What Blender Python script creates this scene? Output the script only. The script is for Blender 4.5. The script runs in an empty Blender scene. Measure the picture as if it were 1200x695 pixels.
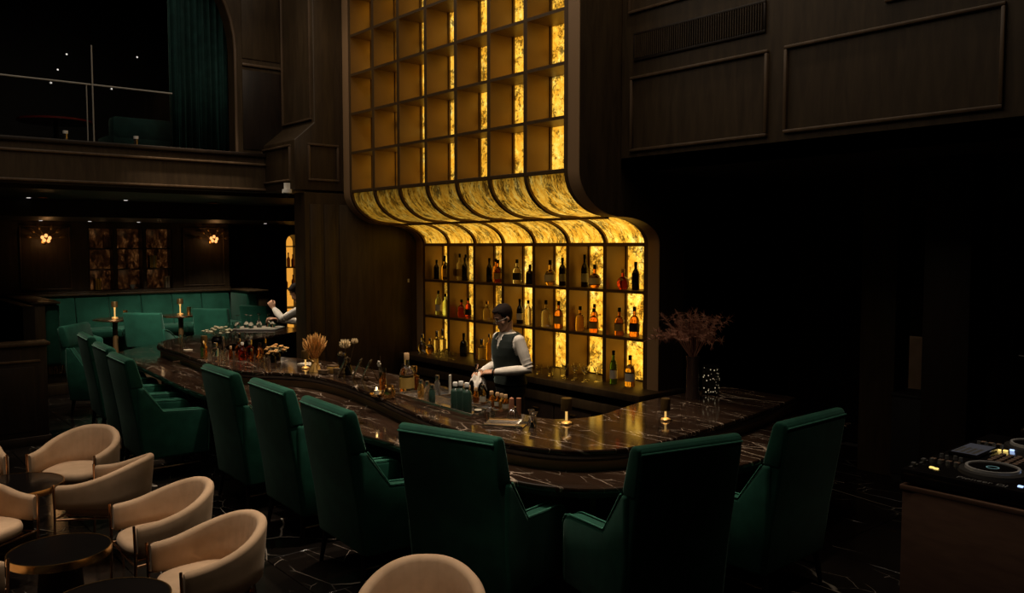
import bpy, bmesh, math, random
from mathutils import Vector, Matrix, Euler

random.seed(7)
SC = bpy.context.scene
COL = SC.collection
PI = math.pi
R = math.radians

# ------------------------------------------------------------------ camera, world, light, exposure
cam_d = bpy.data.cameras.new('camera')
cam = bpy.data.objects.new('camera', cam_d)
COL.objects.link(cam)
cam.location = (0, 0, 2.22)
cam.rotation_euler = (PI / 2 - 0.0608, 0, 0.8771)
cam_d.sensor_width = 36.0
cam_d.lens = 990.0 / 1200.0 * 36.0
cam_d.clip_start = 0.05
cam_d.clip_end = 80
SC.camera = cam

w = bpy.data.worlds.new('world')
SC.world = w
w.use_nodes = True
w.node_tree.nodes['Background'].inputs[0].default_value = (0.9, 0.8, 0.65, 1)
w.node_tree.nodes['Background'].inputs[1].default_value = 0.0

SC.view_settings.view_transform = 'Standard'
SC.view_settings.look = 'None'
SC.view_settings.exposure = 0.0
SC.view_settings.gamma = 1.0
SC.view_settings.use_curve_mapping = False
SC.cycles.sample_clamp_indirect = 3.0
SC.cycles.caustics_reflective = False
SC.cycles.caustics_refractive = False


def spot(name, loc, target, power, angle, col=(1.0, 0.80, 0.58), blend=0.6, radius=0.08):
    d = bpy.data.lights.new(name, 'SPOT')
    d.energy = power
    d.color = col
    d.spot_size = R(angle)
    d.spot_blend = blend
    d.shadow_soft_size = radius
    o = bpy.data.objects.new(name, d)
    COL.objects.link(o)
    o.location = loc
    o.rotation_euler = (Vector(target) - Vector(loc)).to_track_quat('-Z', 'Y').to_euler()
    return o


def point(name, loc, power, col=(1.0, 0.62, 0.28), radius=0.03):
    d = bpy.data.lights.new(name, 'POINT')
    d.energy = power
    d.color = col
    d.shadow_soft_size = radius
    o = bpy.data.objects.new(name, d)
    COL.objects.link(o)
    o.location = loc
    return o


WARM = (1.0, 0.80, 0.58)
# unseen area light added as soft fill, then recessed ceiling spots of the hall
d = bpy.data.lights.new('hall_fill', 'AREA')
d.shape = 'RECTANGLE'
d.size, d.size_y = 9.0, 5.0
d.energy = 100
d.color = (1.0, 0.82, 0.62)
fill_obj = bpy.data.objects.new('hall_fill', d)
COL.objects.link(fill_obj)
fill_obj.location = (-6.5, 2.6, 6.45)
spot('ceiling_spot', (-4.7, 3.8, 6.3), (-4.75, 3.75, 0.9), 760, 46)
spot('ceiling_spot', (-6.6, 4.3, 6.3), (-6.6, 4.0, 0.9), 820, 42)
spot('ceiling_spot', (-8.6, 4.0, 6.3), (-8.7, 3.7, 0.9), 760, 42)
spot('ceiling_spot', (-10.4, 4.2, 6.3), (-10.4, 3.6, 0.9), 680, 38)
spot('ceiling_spot', (-5.0, 1.2, 6.3), (-5.0, 1.2, 0.5), 520, 28, (1.0, 0.80, 0.60))
spot('ceiling_spot', (-6.8, 1.1, 6.3), (-6.8, 1.1, 0.5), 480, 28, (1.0, 0.80, 0.60))
spot('ceiling_spot', (-6.4, 3.4, 6.3), (-6.5, 5.2, 1.25), 620, 20)  # unseen spot added to brighten the barman from the front
spot('ceiling_spot', (-1.2, 4.4, 6.3), (-1.4, 4.5, 1.0), 170, 34)  # unseen spot added to brighten the music booth
spot('ceiling_spot', (-2.6, 1.6, 6.3), (-3.1, 2.0, 0.5), 480, 24, (1.0, 0.80, 0.60))
# wall washers grazing the panelled upper walls
spot('wall_washer', (-4.8, 5.55, 6.5), (-4.8, 5.98, 3.0), 55, 70)
spot('wall_washer', (-3.1, 5.55, 6.5), (-3.1, 5.98, 3.0), 45, 70)
spot('wall_washer', (-9.0, 3.9, 6.3), (-10.6, 4.9, 3.2), 40, 70)
# lounge downlights under the mezzanine
LOUNGE = [(-14.6, 3.6), (-14.7, 4.9), (-14.9, 6.0)]
for x, y in LOUNGE:
    spot('lounge_downlight', (x, y, 2.6), (x - 0.5, y, 0.8), 55, 86, (1.0, 0.84, 0.62), 0.8, 0.05)
spot('lounge_downlight', (-12.2, 3.6, 2.85), (-13.9, 4.4, 0.9), 420, 60, (1.0, 0.84, 0.62), 0.8, 0.05)
spot('lounge_downlight', (-13.2, 2.7, 2.85), (-13.75, 2.9, 0.2), 30, 40, (1.0, 0.84, 0.62), 0.8, 0.05)  # added spot, brightens the step in place of a strip under the banquette
spot('lounge_downlight', (-11.7, 2.3, 2.85), (-12.2, 2.8, 0.9), 70, 60, (1.0, 0.84, 0.62), 0.8, 0.05)
spot('lounge_downlight', (-11.9, 4.6, 2.85), (-11.15, 5.35, 1.1), 150, 50, (1.0, 0.84, 0.62), 0.8, 0.05)  # unseen spot added to brighten the barman behind the pier
spot('recess_fill', (-3.9, 8.2, 2.9), (-3.98, 8.45, 1.1), 5, 50)  # unseen spot added to brighten the pale armchair
spot('lounge_downlight', (-12.7, 5.2, 2.85), (-12.6, 5.4, 0.9), 60, 70, (1.0, 0.84, 0.62), 0.8, 0.05)

# ------------------------------------------------------------------ helpers


def tag(o, label=None, cat=None, group=None, kind=None):
    if label:
        o['label'] = label
    if cat:
        o['category'] = cat
    if group:
        o['group'] = group
    if kind:
        o['kind'] = kind
    return o


def empty(name, loc=(0, 0, 0), rz=0.0, label=None, cat=None, group=None):
    o = bpy.data.objects.new(name, None)
    COL.objects.link(o)
    o.empty_display_size = 0.1
    o.location = loc
    o.rotation_euler = (0, 0, rz)
    return tag(o, label, cat, group)


KIDS = {}


def adopt(o, parent):
    if parent is not None:
        o.parent = parent
        KIDS.setdefault(parent.name, []).append(o)
    return o


def copy_tree(o, parent=None):
    c = o.copy()
    COL.objects.link(c)
    if parent is not None:
        c.parent = parent
    KIDS[c.name] = []
    if parent is not None:
        KIDS.setdefault(parent.name, []).append(c)
    for ch in list(KIDS.get(o.name, [])):
        copy_tree(ch, c)
    return c


def copy_thing(o, loc, rz, label, group=None, cat=None):
    c = copy_tree(o)
    c.location = loc
    c.rotation_euler = (0, 0, rz)
    c['label'] = label
    if group:
        c['group'] = group
    return c


class MB:
    def __init__(self):
        self.bm = bmesh.new()

    def _add(self, t, M=None):
        if M is not None:
            bmesh.ops.transform(t, matrix=M, verts=t.verts)
        me = bpy.data.meshes.new('tmp')
        t.to_mesh(me)
        t.free()
        self.bm.from_mesh(me)
        bpy.data.meshes.remove(me)
        return self

    def box(self, x0, x1, y0, y1, z0, z1, bev=0.0, seg=2, M=None):
        t = bmesh.new()
        bmesh.ops.create_cube(t, size=1)
        for v in t.verts:
            v.co = Vector((x0 + (v.co.x + .5) * (x1 - x0), y0 + (v.co.y + .5) * (y1 - y0), z0 + (v.co.z + .5) * (z1 - z0)))
        if bev > 0:
            bmesh.ops.bevel(t, geom=t.edges[:], offset=bev, segments=seg, profile=0.5, affect='EDGES')
        return self._add(t, M)

    def prism(self, poly, a0, a1, axis='x', bev=0.0, seg=2, M=None):
        """poly: 2-D outline. axis x -> (y,z), y -> (x,z), z -> (x,y)"""
        t = bmesh.new()

        def P(p, a):
            if axis == 'x':
                return (a, p[0], p[1])
            if axis == 'y':
                return (p[0], a, p[1])
            return (p[0], p[1], a)
        v0 = [t.verts.new(P(p, a0)) for p in poly]
        v1 = [t.verts.new(P(p, a1)) for p in poly]
        n = len(poly)
        t.faces.new(v0)
        t.faces.new(v1[::-1])
        for i in range(n):
            t.faces.new((v0[i], v1[i], v1[(i + 1) % n], v0[(i + 1) % n]))
        bmesh.ops.recalc_face_normals(t, faces=t.faces[:])
        if bev > 0:
            ed = [e for e in t.edges if len(e.link_faces) == 2 and e.calc_face_angle(0) > 0.5]
            bmesh.ops.bevel(t, geom=ed, offset=bev, segments=seg, profile=0.5, affect='EDGES', clamp_overlap=True)
        big = [f for f in t.faces if len(f.verts) > 4]
        if big:
            bmesh.ops.triangulate(t, faces=big)
        return self._add(t, M)

    def lathe(self, prof, c=(0, 0, 0), n=20, M=None, sx=1.0, sy=1.0):
        t = bmesh.new()
        rings = []
        for r, z in prof:
            if r < 1e-6:
                rings.append([t.verts.new((0, 0, z))])
            else:
                rings.append([t.verts.new((r * sx * math.cos(2 * PI * i / n), r * sy * math.sin(2 * PI * i / n), z)) for i in range(n)])
        for a, b in zip(rings, rings[1:]):
            for i in range(n):
                j = (i + 1) % n
                if len(a) == 1 and len(b) > 1:
                    t.faces.new((a[0], b[j], b[i]))
                elif len(b) == 1 and len(a) > 1:
                    t.faces.new((a[i], a[j], b[0]))
                elif len(a) > 1:
                    t.faces.new((a[i], a[j], b[j], b[i]))
        ann = len(prof) >= 3 and prof[0][0] > 1e-6 and prof[-1][0] > 1e-6 and abs(prof[0][0] - prof[-1][0]) < .004
        if ann:      # a closed ring: join the last loop to the first
            for i in range(n):
                t.faces.new((rings[-1][i], rings[-1][(i + 1) % n], rings[0][(i + 1) % n], rings[0][i]))
        for rg in (rings[0], rings[-1]):
            if len(rg) > 1 and not ann:
                try:
                    t.faces.new(rg)
                except ValueError:
                    pass
        bmesh.ops.recalc_face_normals(t, faces=t.faces[:])
        MM = Matrix.Translation(c)
        if M is not None:
            MM = M @ MM
        return self._add(t, MM)

    def tube(self, pts, rad, n=8, closed=False, M=None, flat=1.0):
        t = bmesh.new()
        pts = [Vector(p) for p in pts]
        N = len(pts)
        rads = rad if isinstance(rad, (list, tuple)) else [rad] * N
        rings = []
        up = Vector((0, 0, 1))
        prev = None
        for i, p in enumerate(pts):
            if closed:
                d = pts[(i + 1) % N] - pts[i - 1]
            else:
                d = pts[min(i + 1, N - 1)] - pts[max(i - 1, 0)]
            d.normalize()
            if prev is None:
                a = d.orthogonal().normalized() if abs(d.dot(up)) > .95 else d.cross(up).normalized()
            else:
                a = (prev - d * prev.dot(d))
                a = a.normalized() if a.length > 1e-6 else d.orthogonal().normalized()
            prev = a
            b = d.cross(a)
            rings.append([t.verts.new(p + a * rads[i] * math.cos(2 * PI * k / n) + b * rads[i] * flat * math.sin(2 * PI * k / n)) for k in range(n)])
        rng = range(N if closed else N - 1)
        for i in rng:
            A, B = rings[i], rings[(i + 1) % N]
            for k in range(n):
                t.faces.new((A[k], A[(k + 1) % n], B[(k + 1) % n], B[k]))
        if not closed:
            t.faces.new(rings[0])
            t.faces.new(rings[-1])
        bmesh.ops.recalc_face_normals(t, faces=t.faces[:])
        return self._add(t, M)

    def loft(self, rings, closed_caps=True, M=None):
        """rings: list of equally long closed loops of points"""
        t = bmesh.new()
        rv = [[t.verts.new(p) for p in rg] for rg in rings]
        n = len(rings[0])
        for A, B in zip(rv, rv[1:]):
            for k in range(n):
                t.faces.new((A[k], A[(k + 1) % n], B[(k + 1) % n], B[k]))
        if closed_caps:
            t.faces.new(rv[0])
            t.faces.new(rv[-1])
        bmesh.ops.recalc_face_normals(t, faces=t.faces[:])
        return self._add(t, M)

    def ball(self, c, r, sc=(1, 1, 1), seg=16, M=None, rot=None):
        t = bmesh.new()
        bmesh.ops.create_uvsphere(t, u_segments=seg, v_segments=max(6, seg * 2 // 3), radius=r)
        MM = Matrix.Translation(c)
        if rot is not None:
            MM = MM @ Euler(rot).to_matrix().to_4x4()
        MM = MM @ Matrix.Diagonal((sc[0], sc[1], sc[2], 1))
        if M is not None:
            MM = M @ MM
        return self._add(t, MM)

    def quads(self, verts, faces, M=None):
        t = bmesh.new()
        v = [t.verts.new(p) for p in verts]
        for f in faces:
            t.faces.new([v[i] for i in f])
        return self._add(t, M)

    def mesh(self, name, mat, smooth=True, ang=38):
        me = bpy.data.meshes.new(name)
        bm = self.bm
        if smooth:
            lim = R(ang)
            for f in bm.faces:
                f.smooth = True
            for e in bm.edges:
                if len(e.link_faces) == 2 and e.calc_face_angle(0) > lim:
                    e.smooth = False
        bm.to_mesh(me)
        bm.free()
        if mat is not None:
            me.materials.append(mat)
        return me

    def obj(self, name, mat, parent=None, smooth=True, ang=38, loc=None):
        o = bpy.data.objects.new(name, self.mesh(name, mat, smooth, ang))
        COL.objects.link(o)
        if loc is not None:
            o.location = loc
        return adopt(o, parent)


def inst(name, me, parent=None, loc=(0, 0, 0), rot=(0, 0, 0), sc=(1, 1, 1)):
    o = bpy.data.objects.new(name, me)
    COL.objects.link(o)
    o.location = loc
    o.rotation_euler = rot
    o.scale = sc
    return adopt(o, parent)


def catmull(pts, k=8):
    out = []
    P = [Vector((*p, 0)) if len(p) == 2 else Vector(p) for p in pts]
    n = len(P)
    for i in range(n - 1):
        p0, p1, p2, p3 = P[max(i - 1, 0)], P[i], P[i + 1], P[min(i + 2, n - 1)]
        for j in range(k):
            t = j / k
            out.append(0.5 * ((2 * p1) + (p2 - p0) * t + (2 * p0 - 5 * p1 + 4 * p2 - p3) * t * t + (3 * p1 - p0 - 3 * p2 + p3) * t ** 3))
    out.append(P[-1])
    return out


def offset_path(pts, d):
    out = []
    n = len(pts)
    for i in range(n):
        t = pts[min(i + 1, n - 1)] - pts[max(i - 1, 0)]
        t.normalize()
        out.append(pts[i] + Vector((-t.y, t.x, 0)) * d)
    return out


# ------------------------------------------------------------------ materials


def new_mat(name):
    m = bpy.data.materials.new(name)
    m.use_nodes = True
    nt = m.node_tree
    return m, nt.nodes, nt.links, nt.nodes['Principled BSDF']


def pm(name, col, rough=0.5, metal=0.0, **kw):
    m, N, L, b = new_mat(name)
    b.inputs['Base Color'].default_value = (*col, 1)
    b.inputs['Roughness'].default_value = rough
    b.inputs['Metallic'].default_value = metal
    for k, v in kw.items():
        b.inputs[k.replace('_', ' ')].default_value = v
    # faint grain so no surface is perfectly uniform
    tc = N.new('ShaderNodeTexCoord')
    n = N.new('ShaderNodeTexNoise')
    n.inputs['Scale'].default_value = 14
    n.inputs['Detail'].default_value = 3
    L.new(tc.outputs['Object'], n.inputs['Vector'])
    r = N.new('ShaderNodeMapRange')
    r.inputs['To Min'].default_value = max(0.02, rough - 0.06)
    r.inputs['To Max'].default_value = min(1, rough + 0.06)
    L.new(n.outputs['Fac'], r.inputs['Value'])
    L.new(r.outputs['Result'], b.inputs['Roughness'])
    return m


def ramp(N, stops):
    r = N.new('ShaderNodeValToRGB')
    e = r.color_ramp.elements
    e[0].position, e[0].color = stops[0][0], (*stops[0][1], 1)
    e[1].position, e[1].color = stops[-1][0], (*stops[-1][1], 1)
    for p, c in stops[1:-1]:
        x = e.new(p)
        x.color = (*c, 1)
    return r


def fabric(name, dark, light, scale=5.0, sheen=0.4, rough=0.8, tint=(0.5, 0.8, 0.7)):
    m, N, L, b = new_mat(name)
    tc = N.new('ShaderNodeTexCoord')
    n = N.new('ShaderNodeTexNoise')
    n.inputs['Scale'].default_value = scale
    n.inputs['Detail'].default_value = 4
    L.new(tc.outputs['Object'], n.inputs['Vector'])
    r = ramp(N, [(0.35, dark), (0.65, light)])
    L.new(n.outputs['Fac'], r.inputs['Fac'])
    L.new(r.outputs['Color'], b.inputs['Base Color'])
    b.inputs['Roughness'].default_value = rough
    b.inputs['Sheen Weight'].default_value = sheen
    b.inputs['Sheen Roughness'].default_value = 0.35
    b.inputs['Sheen Tint'].default_value = (*tint, 1)
    b.inputs['Specular IOR Level'].default_value = 0.2
    n2 = N.new('ShaderNodeTexNoise')
    n2.inputs['Scale'].default_value = 220
    L.new(tc.outputs['Object'], n2.inputs['Vector'])
    bp = N.new('ShaderNodeBump')
    bp.inputs['Strength'].default_value = 0.08
    bp.inputs['Distance'].default_value = 0.002
    L.new(n2.outputs['Fac'], bp.inputs['Height'])
    L.new(bp.outputs['Normal'], b.inputs['Normal'])
    return m


def wood(name, dark, light, rough=0.45, sc=(6, 6, 0.8)):
    m, N, L, b = new_mat(name)
    tc = N.new('ShaderNodeNewGeometry')
    mp = N.new('ShaderNodeMapping')
    mp.inputs['Scale'].default_value = sc
    L.new(tc.outputs['Position'], mp.inputs['Vector'])
    n = N.new('ShaderNodeTexNoise')
    n.inputs['Scale'].default_value = 3.0
    n.inputs['Detail'].default_value = 6
    n.inputs['Distortion'].default_value = 0.6
    L.new(mp.outputs['Vector'], n.inputs['Vector'])
    r = ramp(N, [(0.3, dark), (0.7, light)])
    L.new(n.outputs['Fac'], r.inputs['Fac'])
    L.new(r.outputs['Color'], b.inputs['Base Color'])
    b.inputs['Roughness'].default_value = rough
    b.inputs['Specular IOR Level'].default_value = 0.35
    return m


def marble(name, base, base2, vein, scale, rough, width=0.03, per_object=False, stretch=(1, 1, 1), warp=0.9, lo=0.45):
    m, N, L, b = new_mat(name)
    g = N.new('ShaderNodeNewGeometry')
    mp = N.new('ShaderNodeMapping')
    mp.inputs['Scale'].default_value = stretch
    L.new(g.outputs['Position'], mp.inputs['Vector'])
    src = mp.outputs['Vector']
    if per_object:
        oi = N.new('ShaderNodeObjectInfo')
        ml = N.new('ShaderNodeMath')
        ml.operation = 'MULTIPLY'
        ml.inputs[1].default_value = 37.0
        L.new(oi.outputs['Random'], ml.inputs[0])
        ad = N.new('ShaderNodeVectorMath')
        ad.operation = 'ADD'
        L.new(src, ad.inputs[0])
        L.new(ml.outputs[0], ad.inputs[1])
        src = ad.outputs[0]
    no = N.new('ShaderNodeTexNoise')
    no.inputs['Scale'].default_value = scale * 0.8
    no.inputs['Detail'].default_value = 5
    L.new(src, no.inputs['Vector'])
    sub = N.new('ShaderNodeVectorMath')
    sub.operation = 'SUBTRACT'
    L.new(no.outputs['Color'], sub.inputs[0])
    sub.inputs[1].default_value = (0.5, 0.5, 0.5)
    scl = N.new('ShaderNodeVectorMath')
    scl.operation = 'SCALE'
    L.new(sub.outputs[0], scl.inputs[0])
    scl.inputs['Scale'].default_value = warp / scale
    ad2 = N.new('ShaderNodeVectorMath')
    ad2.operation = 'ADD'
    L.new(src, ad2.inputs[0])
    L.new(scl.outputs[0], ad2.inputs[1])
    facs = []
    for s, wd in ((scale, width), (scale * 2.7, width * 0.8)):
        vo = N.new('ShaderNodeTexVoronoi')
        vo.feature = 'DISTANCE_TO_EDGE'
        vo.inputs['Scale'].default_value = s
        L.new(ad2.outputs[0], vo.inputs['Vector'])
        mr = N.new('ShaderNodeMapRange')
        mr.inputs['From Min'].default_value = 0.0
        mr.inputs['From Max'].default_value = wd
        mr.inputs['To Min'].default_value = 1.0
        mr.inputs['To Max'].default_value = 0.0
        L.new(vo.outputs['Distance'], mr.inputs['Value'])
        mk = N.new('ShaderNodeTexNoise')
        mk.inputs['Scale'].default_value = s * 0.55
        mk.inputs['Detail'].default_value = 3
        L.new(src, mk.inputs['Vector'])
        mr2 = N.new('ShaderNodeMapRange')
        mr2.inputs['From Min'].default_value = lo
        mr2.inputs['From Max'].default_value = lo + .15
        L.new(mk.outputs['Fac'], mr2.inputs['Value'])
        mu = N.new('ShaderNodeMath')
        mu.operation = 'MULTIPLY'
        L.new(mr.outputs['Result'], mu.inputs[0])
        L.new(mr2.outputs['Result'], mu.inputs[1])
        facs.append(mu.outputs[0])
    mx = N.new('ShaderNodeMath')
    mx.operation = 'MAXIMUM'
    L.new(facs[0], mx.inputs[0])
    L.new(facs[1], mx.inputs[1])
    rb = ramp(N, [(0.3, base), (0.7, base2)])
    L.new(no.outputs['Fac'], rb.inputs['Fac'])
    mix = N.new('ShaderNodeMix')
    mix.data_type = 'RGBA'
    L.new(mx.outputs[0], mix.inputs[0])
    L.new(rb.outputs['Color'], mix.inputs[6])
    mix.inputs[7].default_value = (*vein, 1)
    L.new(mix.outputs[2], b.inputs['Base Color'])
    b.inputs['Roughness'].default_value = rough
    return m


def onyx(name, sc=6.0, flecks=0.85, stops=None, stretch=(1.0, 1.0, 1.0), zgrad=None):
    """backlit gold-leafed onyx: gives off light; strength from the object's own "glow" property"""
    m, N, L, b = new_mat(name)
    g = N.new('ShaderNodeNewGeometry')
    oi = N.new('ShaderNodeObjectInfo')
    ml = N.new('ShaderNodeMath')
    ml.operation = 'MULTIPLY'
    ml.inputs[1].default_value = 23.0
    L.new(oi.outputs['Random'], ml.inputs[0])
    ad = N.new('ShaderNodeVectorMath')
    ad.operation = 'ADD'
    L.new(g.outputs['Position'], ad.inputs[0])
    L.new(ml.outputs[0], ad.inputs[1])
    mp = N.new('ShaderNodeMapping')
    mp.inputs['Rotation'].default_value = (0.2, 0.7, 0.3)
    mp.inputs['Scale'].default_value = stretch
    L.new(ad.outputs[0], mp.inputs['Vector'])

    def noise(s, det, ro, dis):
        n = N.new('ShaderNodeTexNoise')
        n.inputs['Scale'].default_value = s
        n.inputs['Detail'].default_value = det
        n.inputs['Roughness'].default_value = ro
        n.inputs['Distortion'].default_value = dis
        L.new(mp.outputs['Vector'], n.inputs['Vector'])
        return n.outputs['Fac']

    def mrange(v, f0, f1, t0, t1):
        r = N.new('ShaderNodeMapRange')
        r.inputs['From Min'].default_value = f0
        r.inputs['From Max'].default_value = f1
        r.inputs['To Min'].default_value = t0
        r.inputs['To Max'].default_value = t1
        L.new(v, r.inputs['Value'])
        return r.outputs['Result']

    def math2(op, a, c):
        q = N.new('ShaderNodeMath')
        q.operation = op
        for i, v in enumerate((a, c)):
            if isinstance(v, (int, float)):
                q.inputs[i].default_value = v
            else:
                L.new(v, q.inputs[i])
        return q.outputs[0]
    st = stops or [(0.30, (0.35, 0.12, 0.006)), (0.45, (0.80, 0.36, 0.022)), (0.56, (1.0, 0.55, 0.06)), (0.68, (1.0, 0.78, 0.22))]
    r = ramp(N, st)
    L.new(noise(sc, 10, 0.75, 0.4), r.inputs['Fac'])
    fine = noise(sc * 4.2, 6, 0.75, 0.8)
    cl = mrange(noise(sc * 0.7, 3, 0.6, 0.8), 0.35, 0.65, -0.10, 0.10)
    f = math2('ADD', fine, cl)
    mul = mrange(f, 0.40, 0.52, 1.0 - flecks, 1.0)
    if zgrad:  # uneven backlight painted into the emission by height
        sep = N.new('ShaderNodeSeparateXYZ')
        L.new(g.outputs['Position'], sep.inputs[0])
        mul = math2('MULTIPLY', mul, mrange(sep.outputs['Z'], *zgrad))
    at = N.new('ShaderNodeAttribute')
    at.attribute_type = 'OBJECT'
    at.attribute_name = 'glow'
    L.new(math2('MULTIPLY', mul, at.outputs['Fac']), b.inputs['Emission Strength'])
    L.new(r.outputs['Color'], b.inputs['Emission Color'])
    b.inputs['Base Color'].default_value = (0.22, 0.12, 0.03, 1)
    b.inputs['Roughness'].default_value = 0.35
    return m


def glass(name, col=(1, 1, 1), rough=0.03, ior=1.45):
    m, N, L, b = new_mat(name)
    b.inputs['Base Color'].default_value = (*col, 1)
    b.inputs['Roughness'].default_value = rough
    b.inputs['Transmission Weight'].default_value = 1.0
    b.inputs['IOR'].default_value = ior
    return m


def emit(name, col, strength):
    m, N, L, b = new_mat(name)
    b.inputs['Base Color'].default_value = (col[0] * .2, col[1] * .2, col[2] * .2, 1)
    b.inputs['Emission Color'].default_value = (*col, 1)
    b.inputs['Emission Strength'].default_value = strength
    return m


M = dict(
    velvet=fabric('green_velvet', (0.006, 0.058, 0.039), (0.012, 0.090, 0.060), 7, 0.35),
    velvet_lounge=fabric('lounge_velvet', (0.007, 0.058, 0.039), (0.012, 0.085, 0.058), 5, 0.35),
    piping=fabric('piping_velvet', (0.03, 0.16, 0.11), (0.05, 0.21, 0.15), 20, 0.5),
    curtain=fabric('teal_curtain', (0.008, 0.034, 0.032), (0.014, 0.054, 0.050), 8, 0.2),
    beige=fabric('beige_fabric', (0.53, 0.37, 0.24), (0.61, 0.43, 0.285), 9, 0.15, 0.9, (1, .9, .8)),
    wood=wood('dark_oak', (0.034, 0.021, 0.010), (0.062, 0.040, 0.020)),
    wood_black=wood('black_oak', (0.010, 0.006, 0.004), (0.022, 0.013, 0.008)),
    mould=wood('moulding_oak', (0.085, 0.055, 0.033), (0.13, 0.085, 0.052), 0.32),
    bronze=pm('bronze_frame', (0.15, 0.088, 0.030), 0.38, 0.6),
    rib=pm('rib_bronze', (0.13, 0.075, 0.030), 0.45, 0.35),
    brass=pm('brass', (0.83, 0.52, 0.20), 0.22, 1.0),
    lampbrass=pm('lamp_brass', (0.83, 0.53, 0.20), 0.5, 0.55),
    rose=pm('rose_brass', (0.72, 0.42, 0.24), 0.2, 1.0),
    steel=pm('steel', (0.62, 0.56, 0.50), 0.25, 1.0),
    chrome=pm('chrome', (0.85, 0.85, 0.86), 0.1, 1.0),
    black=pm('black_lacquer', (0.007, 0.006, 0.006), 0.13, Specular_IOR_Level=0.25),
    pedestal=pm('pedestal_bronze', (0.03, 0.016, 0.008), 0.6, 0.0, Specular_IOR_Level=0.15),
    silver=pm('silver_paint', (0.45, 0.45, 0.46), 0.35, 0.3),
    liner=pm('shelf_liner', (0.20, 0.125, 0.055), 0.42, 0.45),
    rail=pm('grey_rail', (0.30, 0.29, 0.27), 0.4),
    band=pm('bar_band', (0.42, 0.26, 0.14), 0.45, 0.1),
    black_matt=pm('black_matt', (0.008, 0.007, 0.007), 0.7),
    plaster=pm('dark_plaster', (0.018, 0.012, 0.009), 0.8),
    counter=marble('bar_marble', (0.012, 0.007, 0.005), (0.040, 0.022, 0.014), (0.58, 0.46, 0.36), 2.4, 0.10, 0.026, False, (0.6, 2.2, 1.0), 0.5, 0.48),
    tile=marble('floor_marble', (0.006, 0.005, 0.0045), (0.016, 0.012, 0.010), (0.58, 0.52, 0.45), 1.0, 0.13, 0.009, True, (0.8, 1.9, 1.0), 0.3, 0.5),
    grout=pm('grout', (0.10, 0.09, 0.08), 0.7),
    onyx=onyx('backlit_onyx'),
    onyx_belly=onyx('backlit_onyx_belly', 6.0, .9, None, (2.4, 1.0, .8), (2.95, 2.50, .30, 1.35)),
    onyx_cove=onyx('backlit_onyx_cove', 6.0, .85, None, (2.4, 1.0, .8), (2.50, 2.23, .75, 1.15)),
    leather=pm('dark_leather', (0.02, 0.014, 0.01), 0.4),
    clear=glass('clear_glass', (0.95, 0.95, 0.93)),
    paper=pm('cream_paper', (0.70, 0.62, 0.50), 0.7),
    white=pm('white_plastic', (0.75, 0.74, 0.72), 0.4),
    stempaint=emit('stem_painted_glow', (1.0, 0.58, 0.16), 0.75),  # light from the lamp head painted onto the stem as emission
    lampglow=emit('lamp_glow', (1.0, 0.70, 0.30), 14.0),
    bulb=emit('bulb_glow', (1.0, 0.42, 0.13), 1.5),
    star=emit('small_spot_glow', (1.0, 0.93, 0.85), 0.8),
)

# ------------------------------------------------------------------ the setting


def struct(name, mb, mat, parent=None, label=None, cat=None, smooth=True):
    o = mb.obj(name, mat, parent, smooth)
    if parent is None:
        o['kind'] = 'structure'
        if label:
            o['label'] = label
        if cat:
            o['category'] = cat
    return o


floor = struct('floor', MB().box(-14.6, 3.0, -3.0, 4.1, -0.05, -0.022).box(-4.9, 3.0, 4.1, 9.3, -0.05, -0.022)
               .box(-17.0, -11.3, 4.1, 9.3, -0.05, -0.022), M['grout'], label='dark floor of black marble tiles with pale veins', cat='floor')
tile_me = MB().box(-.397, .397, -.397, .397, -0.022, 0.0, 0.003, 1).mesh('tile', M['tile'])
for i in range(-18, 3):
    for j in range(0, 11):
        x, y = i * .8 + .4, j * .8 + .4
        if -11.2 < x < -4.9 and y > 4.1:
            continue
        if x < -14.4 or (x > -1.0 and y < 2.5) or (y > 6.5 and x < -5.5) or (x > -2 and y > 7):
            continue
        inst('tile', tile_me, floor, (x, y, 0))
struct('pit_floor', MB().box(-11.6, -4.7, 4.0, 7.05, -0.2, -0.13), M['black_matt'], label='lowered black floor behind the bar', cat='floor')

# right-hand upper wall with its mouldings and vent
wr = struct('wall_right', MB().box(-5.62, 2.5, 6.04, 6.4, 2.95, 6.6), M['wood'], label='dark panelled upper wall to the right of the tall shelving', cat='wall')


def frame_y(parent, x0, x1, z0, z1, y, wd=0.028, dp=0.028):
    for a in ((x0, x1, z1 - wd, z1), (x0, x1, z0, z0 + wd), (x0, x0 + wd, z0 + wd, z1 - wd), (x1 - wd, x1, z0 + wd, z1 - wd)):
        MB().box(a[0], a[1], y - dp, y + .005, a[2], a[3], 0.008, 2).obj('moulding', M['mould'], parent)


def frame_x(parent, y0, y1, z0, z1, x, wd=0.028, dp=0.028, s=1):
    for a in ((y0, y1, z1 - wd, z1), (y0, y1, z0, z0 + wd), (y0, y0 + wd, z0 + wd, z1 - wd), (y1 - wd, y1, z0 + wd, z1 - wd)):
        xa, xb = sorted((x - s * .005, x + s * dp))
        MB().box(xa, xb, a[0], a[1], a[2], a[3], 0.008, 2).obj('moulding', M['mould'], parent)


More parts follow.
